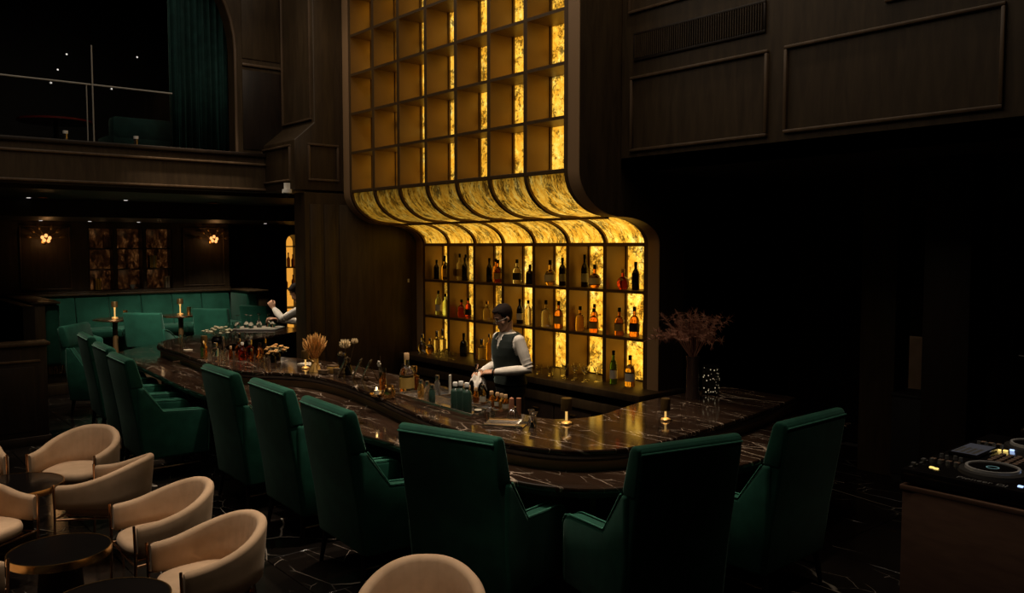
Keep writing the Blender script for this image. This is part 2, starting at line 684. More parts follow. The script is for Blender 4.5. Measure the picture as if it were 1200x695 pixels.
frame_y(wr, -5.50, -4.01, 3.10, 3.80, 6.04)
frame_y(wr, -3.86, -2.24, 3.11, 3.80, 6.04)
frame_y(wr, -5.53, -4.01, 4.385, 5.6, 6.04)
frame_y(wr, -3.05, -2.05, 3.96, 5.6, 6.04)
frame_y(wr, -2.05, 0.6, 3.11, 3.80, 6.04)
vent = empty('vent_grille', (-4.75, 6.04, 3.96), 0, 'long black slatted air vent set in the upper panelled wall', 'vent')
MB().box(-.69, .69, -.012, .0, 0, .22).obj('backing', M['black_matt'], vent)
MB().box(-.71, .71, -.02, .0, .215, .24, .004).box(-.71, .71, -.02, 0, -.02, .005, .004).box(-.71, -.69, -.02, 0, 0, .22, .003).box(.69, .71, -.02, 0, 0, .22, .003).obj('grille_frame', M['wood_black'], vent)
vs = MB()
for k in range(56):
    x = -.68 + k * 1.36 / 55
    vs.box(x - .004, x + .004, -.03, -.012, .005, .215)
tag(vs.obj('slats', M['wood'], vent, False), kind='stuff')

# dark recess under the right-hand upper wall
struct('ceiling_recess', MB().box(-5.62, 2.5, 6.04, 9.2, 2.95, 3.05), M['plaster'], label='dark soffit under the right-hand upper wall', cat='ceiling')
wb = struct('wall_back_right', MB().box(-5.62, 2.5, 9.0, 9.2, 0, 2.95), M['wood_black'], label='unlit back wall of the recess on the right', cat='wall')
for x in (-4.6, -2.4, -0.4):
    MB().box(x - .9, x + .9, 8.96, 9.0, .25, 2.6, .01).obj('panel', M['wood_black'], wb)
struct('pillar_right', MB().box(-4.16, -3.81, 7.9, 8.2, 0, 2.95, .01), M['wood'], label='dim square wooden pillar standing in the recess on the right', cat='pillar')
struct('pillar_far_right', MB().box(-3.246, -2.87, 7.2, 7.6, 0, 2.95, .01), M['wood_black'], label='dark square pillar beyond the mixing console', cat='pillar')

# wall at the left end of the bar recess, with the pier above it
wl = struct('wall_bar_left', MB().box(-10.4, -10.1, 4.93, 7.05, -0.13, 2.9), M['wood'], label='dark wooden side wall at the left end of the lit shelves', cat='wall')
for y0, y1 in ((5.0, 5.15), (5.2, 5.36), (5.42, 6.55)):
    MB().box(-10.1, -10.088, y0, y1, .2, 2.75, .006).obj('panel', M['wood'], wl)
pier = struct('pier', MB().prism([(4.8, 2.93), (4.8, 3.56), (5.08, 3.80), (5.08, 6.5), (5.7, 6.5), (5.7, 2.93)], -11.13, -10.1, 'x', .012, 2), M['wood'],
              label='tall dark wooden pier between the balcony and the lit shelving', cat='pier')
frame_y(pier, -11.07, -10.2, 3.04, 3.51, 4.8)
frame_y(pier, -11.02, -10.16, 3.84, 6.3, 5.08)
frame_x(pier, 4.98, 5.42, 3.05, 3.53, -10.1)
struct('wall_behind_bar', MB().box(-10.4, -5.62, 7.0, 7.1, -0.13, 6.5), M['wood_black'], label='dark wall carrying the lit shelves', cat='wall')

# mezzanine: fascia, arched wall, floor, back wall
fascia = struct('balcony_fascia', MB().box(-11.2, -11.0, -2.0, 4.8, 2.93, 3.42), M['wood'], label='dark wooden balcony front with two thin mouldings', cat='balcony')
MB().box(-11.32, -10.955, -2.0, 4.8, 3.40, 3.45, .008).obj('sill', M['wood_black'], fascia)
for z in (3.30, 2.965):
    MB().box(-11.0, -10.968, -2.0, 4.8, z - .016, z + .016, .008).obj('moulding', M['mould'], fascia)
arch = []
cy, cz, rr = 2.9, 4.77, 1.53
arch.append((4.43, 3.45))
for k in range(0, 25):
    a = PI * k / 24
    arch.append((cy + rr * math.cos(a), cz + rr * math.sin(a)))
arch += [(1.37, 3.45), (-2.0, 3.45), (-2.0, 6.5), (5.7, 6.5), (5.7, 3.45)]
wlu = struct('wall_left_upper', MB().prism(arch, -11.3, -11.05, 'x'), M['wood'], label='dark upper wall with an arched balcony opening', cat='wall', smooth=False)
ap = [(-11.04, y, z) for y, z in arch[:26]]
MB().tube(ap, .022, 8).obj('arch_trim', M['mould'], wlu)
MB().box(-11.05, -11.02, 4.52, 5.06, 4.60, 4.635, .008).obj('moulding', M['mould'], wlu)
MB().box(-11.05, -11.035, 4.52, 5.06, 3.5, 4.55, .006).obj('panel', M['wood_black'], wlu)
MB().box(-11.05, -11.035, 4.52, 5.06, 4.70, 6.3, .006).obj('panel', M['wood'], wlu)
struct('mezzanine_floor', MB().box(-16.4, -11.2, -2.0, 7.0, 3.05, 3.40), M['plaster'], label='dark floor of the upper lounge', cat='floor')
struct('wall_mezzanine_back', MB().box(-15.2, -15.0, -2.0, 7.0, 3.40, 6.5), M['black_matt'], label='black back wall of the upper lounge', cat='wall')
struct('ceiling_lounge', MB().box(-13.6, -11.2, -2.0, 9.0, 2.88, 3.05).box(-17.2, -13.6, -2.0, 9.0, 2.63, 3.05), M['wood_black'], label='dark low ceiling under the balcony', cat='ceiling', smooth=False)
struct('ceiling', MB().box(-16.4, 3, -3, 9.2, 6.6, 6.7), M['plaster'], label='dark high ceiling of the hall', cat='ceiling')

# lounge back wall, side passage and niche
lw = struct('wall_lounge_back', MB().box(-16.5, -16.2, -2.0, 3.78, 0, 2.63).box(-16.5, -16.2, 5.22, 6.3, 0, 2.63).box(-16.5, -16.2, 3.78, 5.22, 0, 1.39).box(-16.5, -16.2, 3.78, 5.22, 2.53, 2.63)
            .box(-16.5, -16.2, 4.2, 4.25, 1.39, 2.53).box(-16.5, -16.2, 4.70, 4.75, 1.39, 2.53).box(-16.5, -16.45, 3.78, 5.22, 1.39, 2.53), M['wood'], label='dark panelled lounge wall behind the green banquette', cat='wall', smooth=False)
for y0, y1 in ((2.72, 3.5), (5.42, 6.2)):
    frame_x(lw, y0, y1, 1.45, 2.55, -16.2, .022, .02)
    MB().box(-16.2, -16.192, y0 + .03, y1 - .03, 1.48, 2.52).obj('panel', M['wood'], lw)
MB().box(-16.2, -16.12, 2.4, 6.3, 1.37, 1.41, .008).obj('rail', M['wood'], lw)
struct('wall_lounge_side', MB().box(-16.5, -13.6, 2.3, 2.45, 0, 1.35).box(-17.1, -16.5, 6.2, 6.3, 0, 2.63), M['wood_black'], label='dark side wall of the lounge', cat='wall', smooth=False)
npoly = []
ny, nz, nr = 7.82, 2.27, .17
nw = [(6.3, 0), (6.3, 2.63), (9.0, 2.63), (9.0, 0), (ny + nr, 0), (ny + nr, .45), (ny + nr, nz)]
for k in range(1, 12):
    a = PI * k / 12
    nw.append((ny + nr * math.cos(a), nz + nr * math.sin(a)))
nw += [(ny - nr, nz), (ny - nr, .45), (ny + nr - .0001, .45), (ny + nr - .0001, 0)]
wn = struct('wall_niche', MB().prism(nw, -17.0, -16.55, 'x'), M['wood_black'], label='dark wall with a narrow lit arched niche', cat='wall', smooth=False)
M['niche'] = emit('niche_glow', (1.0, 0.42, 0.05), 0.8)
nb = MB().box(-16.99, -16.97, ny - .3, ny + .3, .45, 2.5).obj('niche_back', M['niche'], wn)
for z in (2.19, 1.75, 1.30, .9):
    MB().box(-16.97, -16.6, ny - nr, ny + nr, z - .012, z + .012).obj('niche_shelf', M['wood_black'], wn)
struct('lounge_platform', MB().box(-16.4, -13.85, 2.45, 9.0, 0, .15, .006).box(-16.4, -14.1, 2.45, 9.0, .15, .30, .006), M['wood'], label='low wooden platform step in front of the banquette', cat='platform')
for i, (px, py) in enumerate([(-13.07, 2.5), (-13.15, 4.88)]):
    t = empty('recessed_downlight', (px, py, 2.88), 0, ['recessed amber ceiling light above the far end of the bar chairs', 'recessed amber ceiling light beside the wooden pier'][i], 'ceiling light', 'recessed lights under the balcony')
    MB().lathe([(.055, 0), (.085, 0), (.085, -.012), (.055, -.012)], n=20).obj('trim_ring', M['bronze'], t)
    MB().lathe([(0, -.003), (.055, -.003), (.055, .0), (0, 0)], n=20).obj('lens', emit('amber_lens', (1, .32, .08), .5) if i == 0 else bpy.data.materials['amber_lens'], t)
for i, (px, py, pz) in enumerate([(-13.42, 2.39, 2.88), (-13.25, 3.62, 2.88), (-15.9, 3.0, 2.63), (-15.9, 3.75, 2.63), (-15.9, 4.55, 2.63), (-15.44, 6.72, 2.63)]):
    t = empty('pin_spot', (px, py, pz), 0, ['pin light nearest the left edge of the low ceiling', 'pin light in the middle of the low balcony ceiling', 'pin light above the left wall sconce', 'pin light above the left edge of the bookcase', 'pin light above the right part of the bookcase', 'pin light above the dark passage beside the niche'][i], 'ceiling light', 'pin lights under the balcony')
    MB().lathe([(0, -.006), (.022, -.006), (.03, 0), (0, 0)], n=12).obj('lens', M['star'], t)
# ------------------------------------------------------------------ tall S-shaped lit shelving
X0, CW, NC = -9.918, 0.5847, 7


def front_curve(ztop=6.0, zbot=.726, k=14):
    pts = [(5.5, ztop), (5.5, 2.92)]
    for i in range(1, k + 1):
        t = PI / 2 * i / k
        pts.append((6.07 - .57 * math.cos(t), 2.92 - .42 * math.sin(t)))
    for i in range(0, k + 1):
        t = PI / 2 * i / k
        pts.append((6.10 + .54 * math.sin(t), 2.226 + .264 * math.cos(t) + .01 * (1 - i / k)))
    pts.append((6.64, zbot))
    return pts


def back_of(p):
    y, z = p
    if z >= 2.92:
        return (y + .33, z)
    if z <= 2.2261:
        return (y + .33, z)
    if y <= 6.075:      # belly: back is towards the ellipse centre
        d = Vector((6.07 - y, 2.92 - z))
    else:
        d = Vector((y - 6.10, z - 2.226))
    d.normalize()
    return (y + d.x * .11, z + d.y * .11)


FC = front_curve()
shelving = empty('display_shelving', (X0 + 3.5 * CW, 6.64, 0), 0, 'tall glowing bronze wall of shelves curving in above the bar', 'shelving')
ox, oy = shelving.location.x, shelving.location.y


def rib_mesh(hw):
    b = MB()
    v, f = [], []
    pts = [(5.5, 6.0), (5.5, 2.925)] + FC[2:16] + FC[16:-1] + [(6.64, .726)]
    for p in pts:
        q = back_of(p)
        for x in (-hw, hw):
            v += [(x, p[0] - oy, p[1]), (x, q[0] - oy, q[1])]
    n = len(pts)
    for i in range(n - 1):
        a, c = i * 4, i * 4 + 4
        f += [(a, a + 2, c + 2, c), (a + 1, c + 1, c + 3, a + 3), (a, c, c + 1, a + 1), (a + 2, a + 3, c + 3, c + 2)]
    b.quads(v, f)
    return b


rib_me = rib_mesh(.024).mesh('divider', M['rib'], False)
cell_x = [X0 + CW * (i + .5) - ox for i in range(NC)]
for i in range(NC + 1):
    inst('divider', rib_me, shelving, (X0 + CW * i - ox, 0, 0))
hw = CW / 2 - .024
shelf_me = MB().box(-hw, hw, 0, .33, -.016, .016).mesh('shelf', M['rib'], False)
rail_me = MB().box(-hw, hw, -.006, .05, -.02, .02, .004, 1).mesh('rail', M['rib'], False)
back_me = MB().box(-hw + .0, hw, .325, .345, .016, .484).mesh('glow_panel', M['onyx'], False)
liner_me = MB().box(hw - .004, hw, .0, .325, .016, .484).mesh('side_liner', M['liner'], False)
lin2_me = MB().box(-hw, -hw + .004, .0, .325, .016, .484).mesh('side_liner', M['liner'], False)
cnr_me = MB().box(-hw, -hw + .018, .30, .325, .016, .484).mesh('corner_strip', M['rib'], False)
rnd = random.Random(5)
for c in range(NC):
    for k in range(6):
        z = 2.92 + .5 * k
        if k:
            inst('shelf', shelf_me, shelving, (cell_x[c], 5.5 - oy, z))
        else:
            inst('rail', rail_me, shelving, (cell_x[c], 5.5 - oy, z))
            inst('shelf', shelf_me, shelving, (cell_x[c], 5.5 - oy, z))
        g = inst('glow_panel', back_me, shelving, (cell_x[c], 5.5 - oy, z))
        g['glow'] = [1.1, 1.15, 1.2, 1.3, 1.35, 1.5, 1.45][c] * rnd.uniform(.85, 1.05)
        inst('side_liner', lin2_me, shelving, (cell_x[c], 5.5 - oy, z))
        inst('side_liner', liner_me, shelving, (cell_x[c], 5.5 - oy, z))
        inst('corner_strip', cnr_me, shelving, (cell_x[c], 5.5 - oy, z))
    inst('rail', rail_me, shelving, (cell_x[c], 0, 2.226))
    for k in range(3):
        z = .726 + .5 * k
        if k:
            inst('shelf', shelf_me, shelving, (cell_x[c], 0, z))
        g = inst('glow_panel', back_me, shelving, (cell_x[c], 0, z))
        g['glow'] = [1.25, 1.3, 1.4, 1.5, 1.55, 1.65, 1.7][c] * rnd.uniform(.9, 1.1)
        inst('side_liner', lin2_me, shelving, (cell_x[c], 0, z))
        inst('side_liner', liner_me, shelving, (cell_x[c], 0, z))
        inst('corner_strip', cnr_me, shelving, (cell_x[c], 0, z))
    inst('shelf', shelf_me, shelving, (cell_x[c], 0, 2.226))


def cove_mesh(lo, hi, off):
    v, f = [], []
    pts = FC[lo:hi]
    for p in pts:
        q = back_of(p) if not (p[1] >= 2.92 or p[1] <= 2.2261) else None
        if q is None:
            q = (p[0] + .11, p[1])
        a = (p[0] + (q[0] - p[0]) * off / .11, p[1] + (q[1] - p[1]) * off / .11)
        b = (p[0] + (q[0] - p[0]) * (off + .012) / .11, p[1] + (q[1] - p[1]) * (off + .012) / .11)
        for x in (-hw, hw):
            v += [(x, a[0] - oy, a[1]), (x, b[0] - oy, b[1])]
    for i in range(len(pts) - 1):
        a, c = i * 4, i * 4 + 4
        f += [(a, a + 2, c + 2, c), (a + 1, c + 1, c + 3, a + 3)]
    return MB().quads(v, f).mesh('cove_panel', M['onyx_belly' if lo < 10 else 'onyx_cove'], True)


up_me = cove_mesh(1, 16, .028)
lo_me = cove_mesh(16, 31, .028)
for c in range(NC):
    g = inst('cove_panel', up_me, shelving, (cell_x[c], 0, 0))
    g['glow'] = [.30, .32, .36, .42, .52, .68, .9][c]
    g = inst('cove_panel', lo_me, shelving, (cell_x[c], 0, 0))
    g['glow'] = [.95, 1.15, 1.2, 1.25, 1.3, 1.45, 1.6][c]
    MB().box(cell_x[c] - hw, cell_x[c] + hw, 6.055 - oy, 6.115 - oy, 2.478, 2.505).obj('rail', M['rib'], shelving, False)

# end panels
for x0, x1, s in ((X0 + NC * CW + .024, X0 + NC * CW + .19, 1), (X0 - .19, X0 - .024, -1)):
    poly = [(p[0], p[1]) for p in FC] + [(7.0, .726), (7.0, 6.0)]
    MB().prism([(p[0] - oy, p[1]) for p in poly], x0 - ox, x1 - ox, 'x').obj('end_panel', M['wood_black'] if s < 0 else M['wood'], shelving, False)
    v, f = [], []
    xa, xb = x0 - ox + .012, x1 - ox - .005
    pts = FC
    for i, p in enumerate(pts):
        q = back_of(p)
        d = Vector((q[0] - p[0], q[1] - p[1])).normalized()
        for e in (-.008, .01):
            for x in (xa, xb):
                v.append((x, p[0] + d.x * e - oy, p[1] + d.y * e))
    for i in range(len(pts) - 1):
        a, c = i * 4, i * 4 + 4
        f += [(a, a + 1, c + 1, c), (a, c, c + 2, a + 2), (a + 1, a + 3, c + 3, c + 1)]
    MB().quads(v, f).obj('edge_strip', M['band'], shelving, True)

# back counter under the shelves
bc = empty('back_counter', (ox, 6.6, -.13), 0, 'long dark wooden back counter under the lit shelves', 'counter')
L0, L1 = -9.98 - ox, -5.56 - ox
MB().box(L0, L1, -.34, .37, .786, .856, .006).obj('countertop', M['wood'], bc)
MB().box(L0 + .05, L1 - .05, -.27, .37, .0, .60, .004).obj('body', M['wood_black'], bc)
MB().box(L0 + .0, L1 - .02, -.31, .37, .60, .70, .006).obj('lower_shelf', M['wood'], bc)
MB().box(L0 + .05, L1 - .05, -.20, .37, .70, .786).obj('spacer', M['black_matt'], bc)
for i in range(7):
    xx = L0 + .1 + i * (L1 - L0 - .2) / 7
    d = MB().box(xx + .01, xx + (L1 - L0 - .2) / 7 - .01, -.285, -.265, .06, .57, .006).obj('door', M['wood_black'], bc)
    MB().box(xx + .26, xx + .36, -.30, -.285, .50, .515, .003).obj('handle', M['brass'], d)
# ------------------------------------------------------------------ the bar
P_IN = [(-3.95, 6.45), (-3.80, 5.75), (-3.71, 5.15), (-3.665, 4.7), (-3.62, 4.3), (-3.645, 4.0), (-3.76, 3.75), (-3.96, 3.58), (-4.26, 3.48), (-4.63, 3.465), (-5.25, 3.53), (-5.95, 3.66), (-6.55, 3.77), (-7.15, 3.84),
        (-7.72, 3.82), (-8.08, 3.66), (-8.35, 3.45), (-8.7, 3.37), (-9.3, 3.36), (-10.3, 3.41), (-11.2, 3.44), (-11.65, 3.54), (-12.0, 3.82), (-12.35, 4.3), (-12.95, 5.1), (-13.4, 5.75)]
P_OUT = [(-3.45, 6.45), (-3.30, 5.6), (-3.25, 5.0), (-3.26, 4.3), (-3.33, 3.85), (-3.46, 3.55), (-3.66, 3.37), (-3.95, 3.26), (-4.5, 3.21), (-5.2, 3.22), (-5.72, 3.18), (-6.6, 3.04), (-7.6, 2.91), (-8.4, 2.88), (-9.24, 2.91),
         (-10.6, 2.99), (-11.5, 3.04), (-12.1, 3.18), (-12.5, 3.55), (-12.9, 4.15), (-13.35, 4.9), (-13.72, 5.6)]
Q = [(-4.72, 6.45), (-4.68, 5.4), (-4.60, 5.0), (-4.50, 4.6), (-4.56, 4.32), (-4.74, 4.20), (-5.15, 4.22), (-5.6, 4.32), (-6.3, 4.46), (-7.4, 4.5), (-8.6, 4.42), (-9.5, 4.1), (-10.3, 3.98), (-10.85, 4.2), (-11.25, 4.65), (-11.7, 5.4), (-12.0, 5.9)]
pin = catmull(P_IN, 6)
pout = catmull(P_OUT, 6)
qin = catmull(Q, 6)
bar = empty('bar_counter', (-6.5, 3.6, 0), 0, 'long curved two-level bar of black veined marble with bronze trim', 'bar')
BO = Vector((-6.5, 3.6, 0))


def slab(poly, z0, z1, bev=.008):
    return MB().prism([(p.x - BO.x, p.y - BO.y) for p in poly], z0, z1, 'z', bev, 2)


slab(pin + qin[::-1], .885, .92, .01).obj('countertop', M['counter'], bar, True, 15)
inner_ledge = offset_path(pin, -.10)
slab(pout + inner_ledge[::-1], .745, .78, .01).obj('drinks_ledge', M['counter'], bar, True, 15)


def wall_strip(path, z0, z1, th):
    b = offset_path(path, -th)
    v, f = [], []
    for p, q in zip(path, b):
        for z in (z0, z1):
            v += [(p.x - BO.x, p.y - BO.y, z), (q.x - BO.x, q.y - BO.y, z)]
    for i in range(len(path) - 1):
        a, c = i * 4, i * 4 + 4
        f += [(a, c, c + 2, a + 2), (a + 1, a + 3, c + 3, c + 1), (a + 2, c + 2, c + 3, a + 3), (a, a + 1, c + 1, c)]
    return MB().quads(v, f)


wall_strip(offset_path(pin, -.035), .78, .852, .03).obj('bronze_band', M['band'], bar)
MB().tube([(p.x - BO.x, p.y - BO.y, .866) for p in offset_path(pin, -.012)], .021, 8).obj('edge_moulding', M['wood_black'], bar)
wall_strip(offset_path(pout, -.02), .715, .747, .05).obj('ledge_trim', M['wood_black'], bar)
wall_strip(offset_path(pin, -.06), 0, .745, .05).obj('base', M['wood_black'], bar)
wall_strip(offset_path(pin, -.02), 0, .10, .05).obj('kick_plate', M['bronze'], bar)
wall_strip(offset_path(qin, .10), -.13, .885, .04).obj('service_side', M['black_matt'], bar)
# upright panels on the guest side, evenly spaced
fr = offset_path(pin, -.052)
acc, last = 0, fr[0]
for i in range(1, len(fr) - 1):
    acc += (fr[i] - last).length
    last = fr[i]
    if acc > .62:
        acc = 0
        d = (fr[i + 1] - fr[i - 1]).normalized()
        MB().box(-.02, .02, -.012, .012, .10, .745, .004, 1, Matrix.Translation((fr[i].x - BO.x, fr[i].y - BO.y, 0)) @ Matrix.Rotation(math.atan2(d.y, d.x), 4, 'Z')).obj('pilaster', M['bronze'], bar)
# ------------------------------------------------------------------ green bar chairs
BARCH = 'green bar chairs around the counter'


def make_bar_chair():
    t = empty('bar_chair', (0, 0, 0))
    MB().prism([(-.27, .22), (-.31, .55), (-.375, .93), (-.402, 1.10), (-.40, 1.165), (-.36, 1.18), (-.32, 1.15), (-.25, .93), (-.20, .62), (-.15, .40), (-.15, .22)], -.345, .345, 'x', .022, 3).obj('backrest', M['velvet'], t)
    MB().prism([(-.360, .90), (-.392, 1.10), (-.392, 1.168), (-.365, 1.184), (-.325, 1.178), (-.305, 1.15), (-.245, .93), (-.25, .90)], -.352, .352, 'x', .022, 3).obj('head_cushion', M['velvet'], t)
    a = [(-.305, .915), (-.245, .905), (-.075, .665), (.27, .645), (.325, .63), (.35, .585), (.335, .22), (-.26, .22), (-.30, .55)]
    for s in (-1, 1):
        x0, x1 = sorted((s * .262, s * .362))
        ar = MB().prism(a, x0, x1, 'x', .028, 3).obj('arm', M['velvet'], t)
        for q in (.27, .355):
            MB().tube([(s * q, -.24, .905), (s * q, -.08, .668), (s * q, .27, .650), (s * q, .322, .633), (s * q, .348, .585), (s * q, .335, .24)], .005, 6).obj('piping', M['piping'], ar)
    MB().box(-.27, .27, -.2, .335, .36, .485, .045, 3).obj('seat', M['velvet'], t)
    MB().box(-.27, .27, -.2, .315, .215, .37, .02).obj('apron', M['velvet'], t)
    MB().tube([(-.34, -.402, 1.145), (.34, -.402, 1.145)], .006, 6).obj('piping', M['piping'], t)
    for sx in (-1, 1):
        for y0, y1 in ((-.235, -.27), (.27, .285)):
            MB().tube([(sx * .295, y0, .24), (sx * .315, y1, 0.0)], [.024, .013], 10).obj('leg', M['black'], t)
    for sx in (-1, 1):
        MB().tube([(sx * .305, -.25, .13), (sx * .305, .275, .13)], .009, 8).obj('stretcher', M['rose'], t)
    return t


# (x, y) of the middle of the back's top edge, heading (0 = facing +Y), label
BAR_CHAIRS = [
    (-3.84, 2.70, 16.6, 'green velvet bar chair, whole back to us, behind the lone beige chair'),
    (-2.79, 3.57, 78, 'green velvet bar chair at the rounded nose of the bar, turned to the left'),
    (-2.735, 4.70, 91, 'green velvet bar chair in half shade, last at the right end of the bar'),
    (-5.03, 2.55, -3, 'green velvet bar chair third of the three along the middle of the bar, nearest us'),
    (-6.02, 2.60, -2, 'green velvet bar chair second of the three along the middle of the bar'),
    (-7.04, 2.60, -1, 'green velvet bar chair first of the three along the middle of the bar'),
    (-8.47, 2.19, -2, 'green velvet bar chair with its side to us, standing clear right behind the beige chairs'),
    (-9.52, 2.30, -3, 'green velvet bar chair second in the far left row, behind the side-on one'),
    (-10.75, 2.42, -4, 'green velvet bar chair third in the far left row, near the dark partition'),
    (-12.25, 2.62, -38, 'green velvet bar chair at the far end of the row, its lit front showing'),
]
proto = make_bar_chair()
KIDS.setdefault(proto.name, [])
for i, (x, y, a, lab) in enumerate(BAR_CHAIRS):
    rz = R(a)
    off = Matrix.Rotation(rz, 3, 'Z') @ Vector((0, .395, 0))
    loc = (x + off.x, y + off.y, 0)
    if i == 0:
        c = proto
        c.location = loc
        c.rotation_euler = (0, 0, rz)
        tag(c, lab, 'chair', BARCH)
    else:
        c = copy_thing(proto, loc, rz, lab)

# ------------------------------------------------------------------ beige tub chairs
TUB = 'beige tub chairs at the low tables'


def make_tub():
    t = empty('tub_chair', (0, 0, 0))
    rx, ya = .285, -.225
    path = []
    for k in range(12):
        path.append((rx, ya + (0 - ya) * k / 12, 1, 0))
    for k in range(61):
        th = PI * k / 60
        path.append((rx * math.cos(th), .275 * math.sin(th), math.cos(th), math.sin(th)))
    for k in range(11, -1, -1):
        path.append((-rx, ya + (0 - ya) * k / 12, -1, 0))
    Ls = [0]
    for a, b in zip(path, path[1:]):
        Ls.append(Ls[-1] + math.hypot(b[0] - a[0], b[1] - a[1]))
    tot = Ls[-1]
    rings = []
    for (x, y, nx, ny), l in zip(path, Ls):
        s = abs(2 * l / tot - 1)
        u = max(0, min(1, (1 - s) / .95))
        u = (u * u * (3 - 2 * u)) ** 1.25
        zt = .615 + .145 * u
        zb = .435 - .01 * u
        ring = []
        hh = .030
        e = max(0, min(1, (1 - s) / .03)) ** .5
        pleat = .0035 * math.cos(l * 130) * max(0, 1 - s / .55)
        prof = []
        nn = 6
        prof += [(hh, zb + .02 + (zt - zb - .05) * j / 3) for j in range(4)]
        prof += [(hh * math.cos(PI * j / nn), zt - .03 + .03 * math.sin(PI * j / nn)) for j in range(1, nn)]
        prof += [(-hh - pleat, zt - .03 - (zt - zb - .05) * j / 3) for j in range(4)]
        prof += [(-hh * math.cos(PI * j / 4), zb + .02 - .02 * math.sin(PI * j / 4)) for j in range(1, 4)]
        zc = (zt + zb) / 2
        for o, z in prof:
            fl = (z - .45) * .10 * u
            zz = zc + (z - zc) * (.90 + .10 * e)
            ring.append((x + nx * (o * (.55 + .45 * e) + fl), y + ny * (o * (.55 + .45 * e) + fl), zz))
        rings.append(ring)
    MB().loft(rings).obj('shell', M['beige'], t, True, 50)
    b = MB()
    pr = []
    n = 40
    out = []
    for k in range(n):
        a = 2 * PI * k / n
        ca, sa = math.cos(a), math.sin(a)
        q = (abs(ca) ** 3 + abs(sa) ** 3) ** (-1 / 3)
        out.append((ca * q * .25, sa * q * .235 - .02))
    rr = []
    for f, z in ((.0, .375), (.90, .375), (.98, .39), (1, .41), (1, .435), (.97, .453), (.88, .464), (.5, .468), (.0, .47)):
        rr.append([(x * max(f, .02), (y + .02) * max(f, .02) - .02, z) for x, y in out])
    b.loft(rr).obj('seat', M['beige'], t, True, 60)
    for s in (-1, 1):
        MB().tube([(s * .292, -.243, .620), (s * .292, -.237, .4), (s * .28, -.25, 0)], .009, 8).obj('leg', M['rose'], t)
        MB().tube([(s * .22, .18, .43), (s * .25, .23, 0)], .009, 8).obj('leg', M['rose'], t)
        MB().tube([(s * .285, -.237, .447), (s * .285, 0.0, .447), (s * .25, .13, .44), (s * .21, .18, .43)], .008, 8).obj('side_rail', M['rose'], t)
    MB().tube([(-.285, -.237, .365), (.285, -.237, .365)], .008, 8).box(-.21, .21, -.2, .2, .362, .378, .004).tube([(-.285, -.237, .36), (-.22, .18, .36), (.22, .18, .36), (.285, -.237, .36)], .008, 8).obj('seat_frame', M['rose'], t)
    return t


# (x, y) of the middle between the arm fronts, heading (0 = facing -Y)
TUBS = [
    (-4.50, 1.37, 0, 'beige tub chair with pleated inner back, largest of those on the left side'),
    (-5.38, 1.40, -1, 'beige tub chair with both brass arm legs showing, facing the gold-rimmed table'),
    (-7.24, 1.45, 45, 'beige tub chair farthest back, in front of the green chair with its side showing'),
    (-6.56, 1.40, -40, 'beige tub chair showing its smooth outer back, between the two round tables'),
    (-2.96, 1.92, 50, 'lone beige tub chair at the bottom edge, only its pleated back showing'),
    (-6.03, .86, 124, 'beige tub chair cut off at the left edge, between the two tables'),
    (-7.50, .85, 95, 'beige tub chair of which only an arm end shows at the left edge'),
    (-5.27, .74, 178, 'beige tub chair barely showing in the bottom left corner'),
]
tproto = make_tub()
for i, (x, y, a, lab) in enumerate(TUBS):
    rz = R(a)
    off = Matrix.Rotation(rz, 3, 'Z') @ Vector((0, .225, 0))
    loc = (x + off.x, y + off.y, 0)
    if i == 0:
        tproto.location = loc
        tproto.rotation_euler = (0, 0, rz)
        tag(tproto, lab, 'chair', TUB)
        tproto.scale = (.95, .95, .95)
    else:
        copy_thing(tproto, loc, rz, lab)

# ------------------------------------------------------------------ low round tables


def low_table(loc, r, z, label):
    t = empty('side_table', (loc[0], loc[1], 0), 0, label, 'table', 'low round tables with brass rims')
    MB().lathe([(0, z - .012), (r - .012, z - .012), (r - .006, z), (0, z)], n=48).obj('tabletop', M['black'], t)
    MB().lathe([(r - .02, z - .042), (r, z - .042), (r + .002, z - .02), (r, z + .002), (r - .008, z + .002), (r - .008, z - .012), (r - .02, z - .012)], n=48).obj('rim', M['brass'], t)
    MB().lathe([(0, .02), (.15, .02), (.13, .12), (.105, z - .06), (.12, z - .042), (0, z - .042)], n=32).obj('pedestal', M['pedestal'], t)
    MB().lathe([(0, 0), (.19, 0), (.19, .012), (.15, .02), (0, .02)], n=32).obj('base', M['pedestal'], t)
    return t


low_table((-7.02, 1.08), .34, .47, 'black round table with brass rim, farther of the two in front of the beige chairs')
low_table((-5.25, 1.03), .268, .50, 'black round table with a bright brass rim, nearer one at the left')
low_table((-4.33, 1.06), .28, .50, 'dark round table top just rising from the bottom edge, beside the largest beige chair')
# ------------------------------------------------------------------ lounge under the balcony
bq = empty('banquette', (-15.8, 4.5, .30), 0, 'long curved green velvet banquette with upright channels along the lounge wall', 'sofa')
bx, by = -15.8, 4.5
MB().box(-16.15 - bx, -15.25 - bx, 2.75 - by, 6.30 - by, .0, .12).obj('plinth', M['brass'], bq)
MB().box(-16.15 - bx, -15.20 - bx, 2.75 - by, 6.35 - by, .12, .36, .01).obj('seat_base', M['velvet_lounge'], bq)
n = 6
for i in range(n):
    y0 = 2.95 + i * (6.2 - 2.95) / n
    y1 = y0 + (6.2 - 2.95) / n
    MB().box(-15.85 - bx, -15.12 - bx, y0 + .004 - by, y1 - .004 - by, .35, .50, .035, 3).obj('seat_cushion', M['velvet_lounge'], bq)
    MB().prism([(-15.85 - bx, .47), (-15.98 - bx, 1.05), (-16.10 - bx, 1.05), (-16.10 - bx, .40)], y0 + .003 - by, y1 - .003 - by, 'y', .025, 3).obj('back_cushion', M['velvet_lounge'], bq)
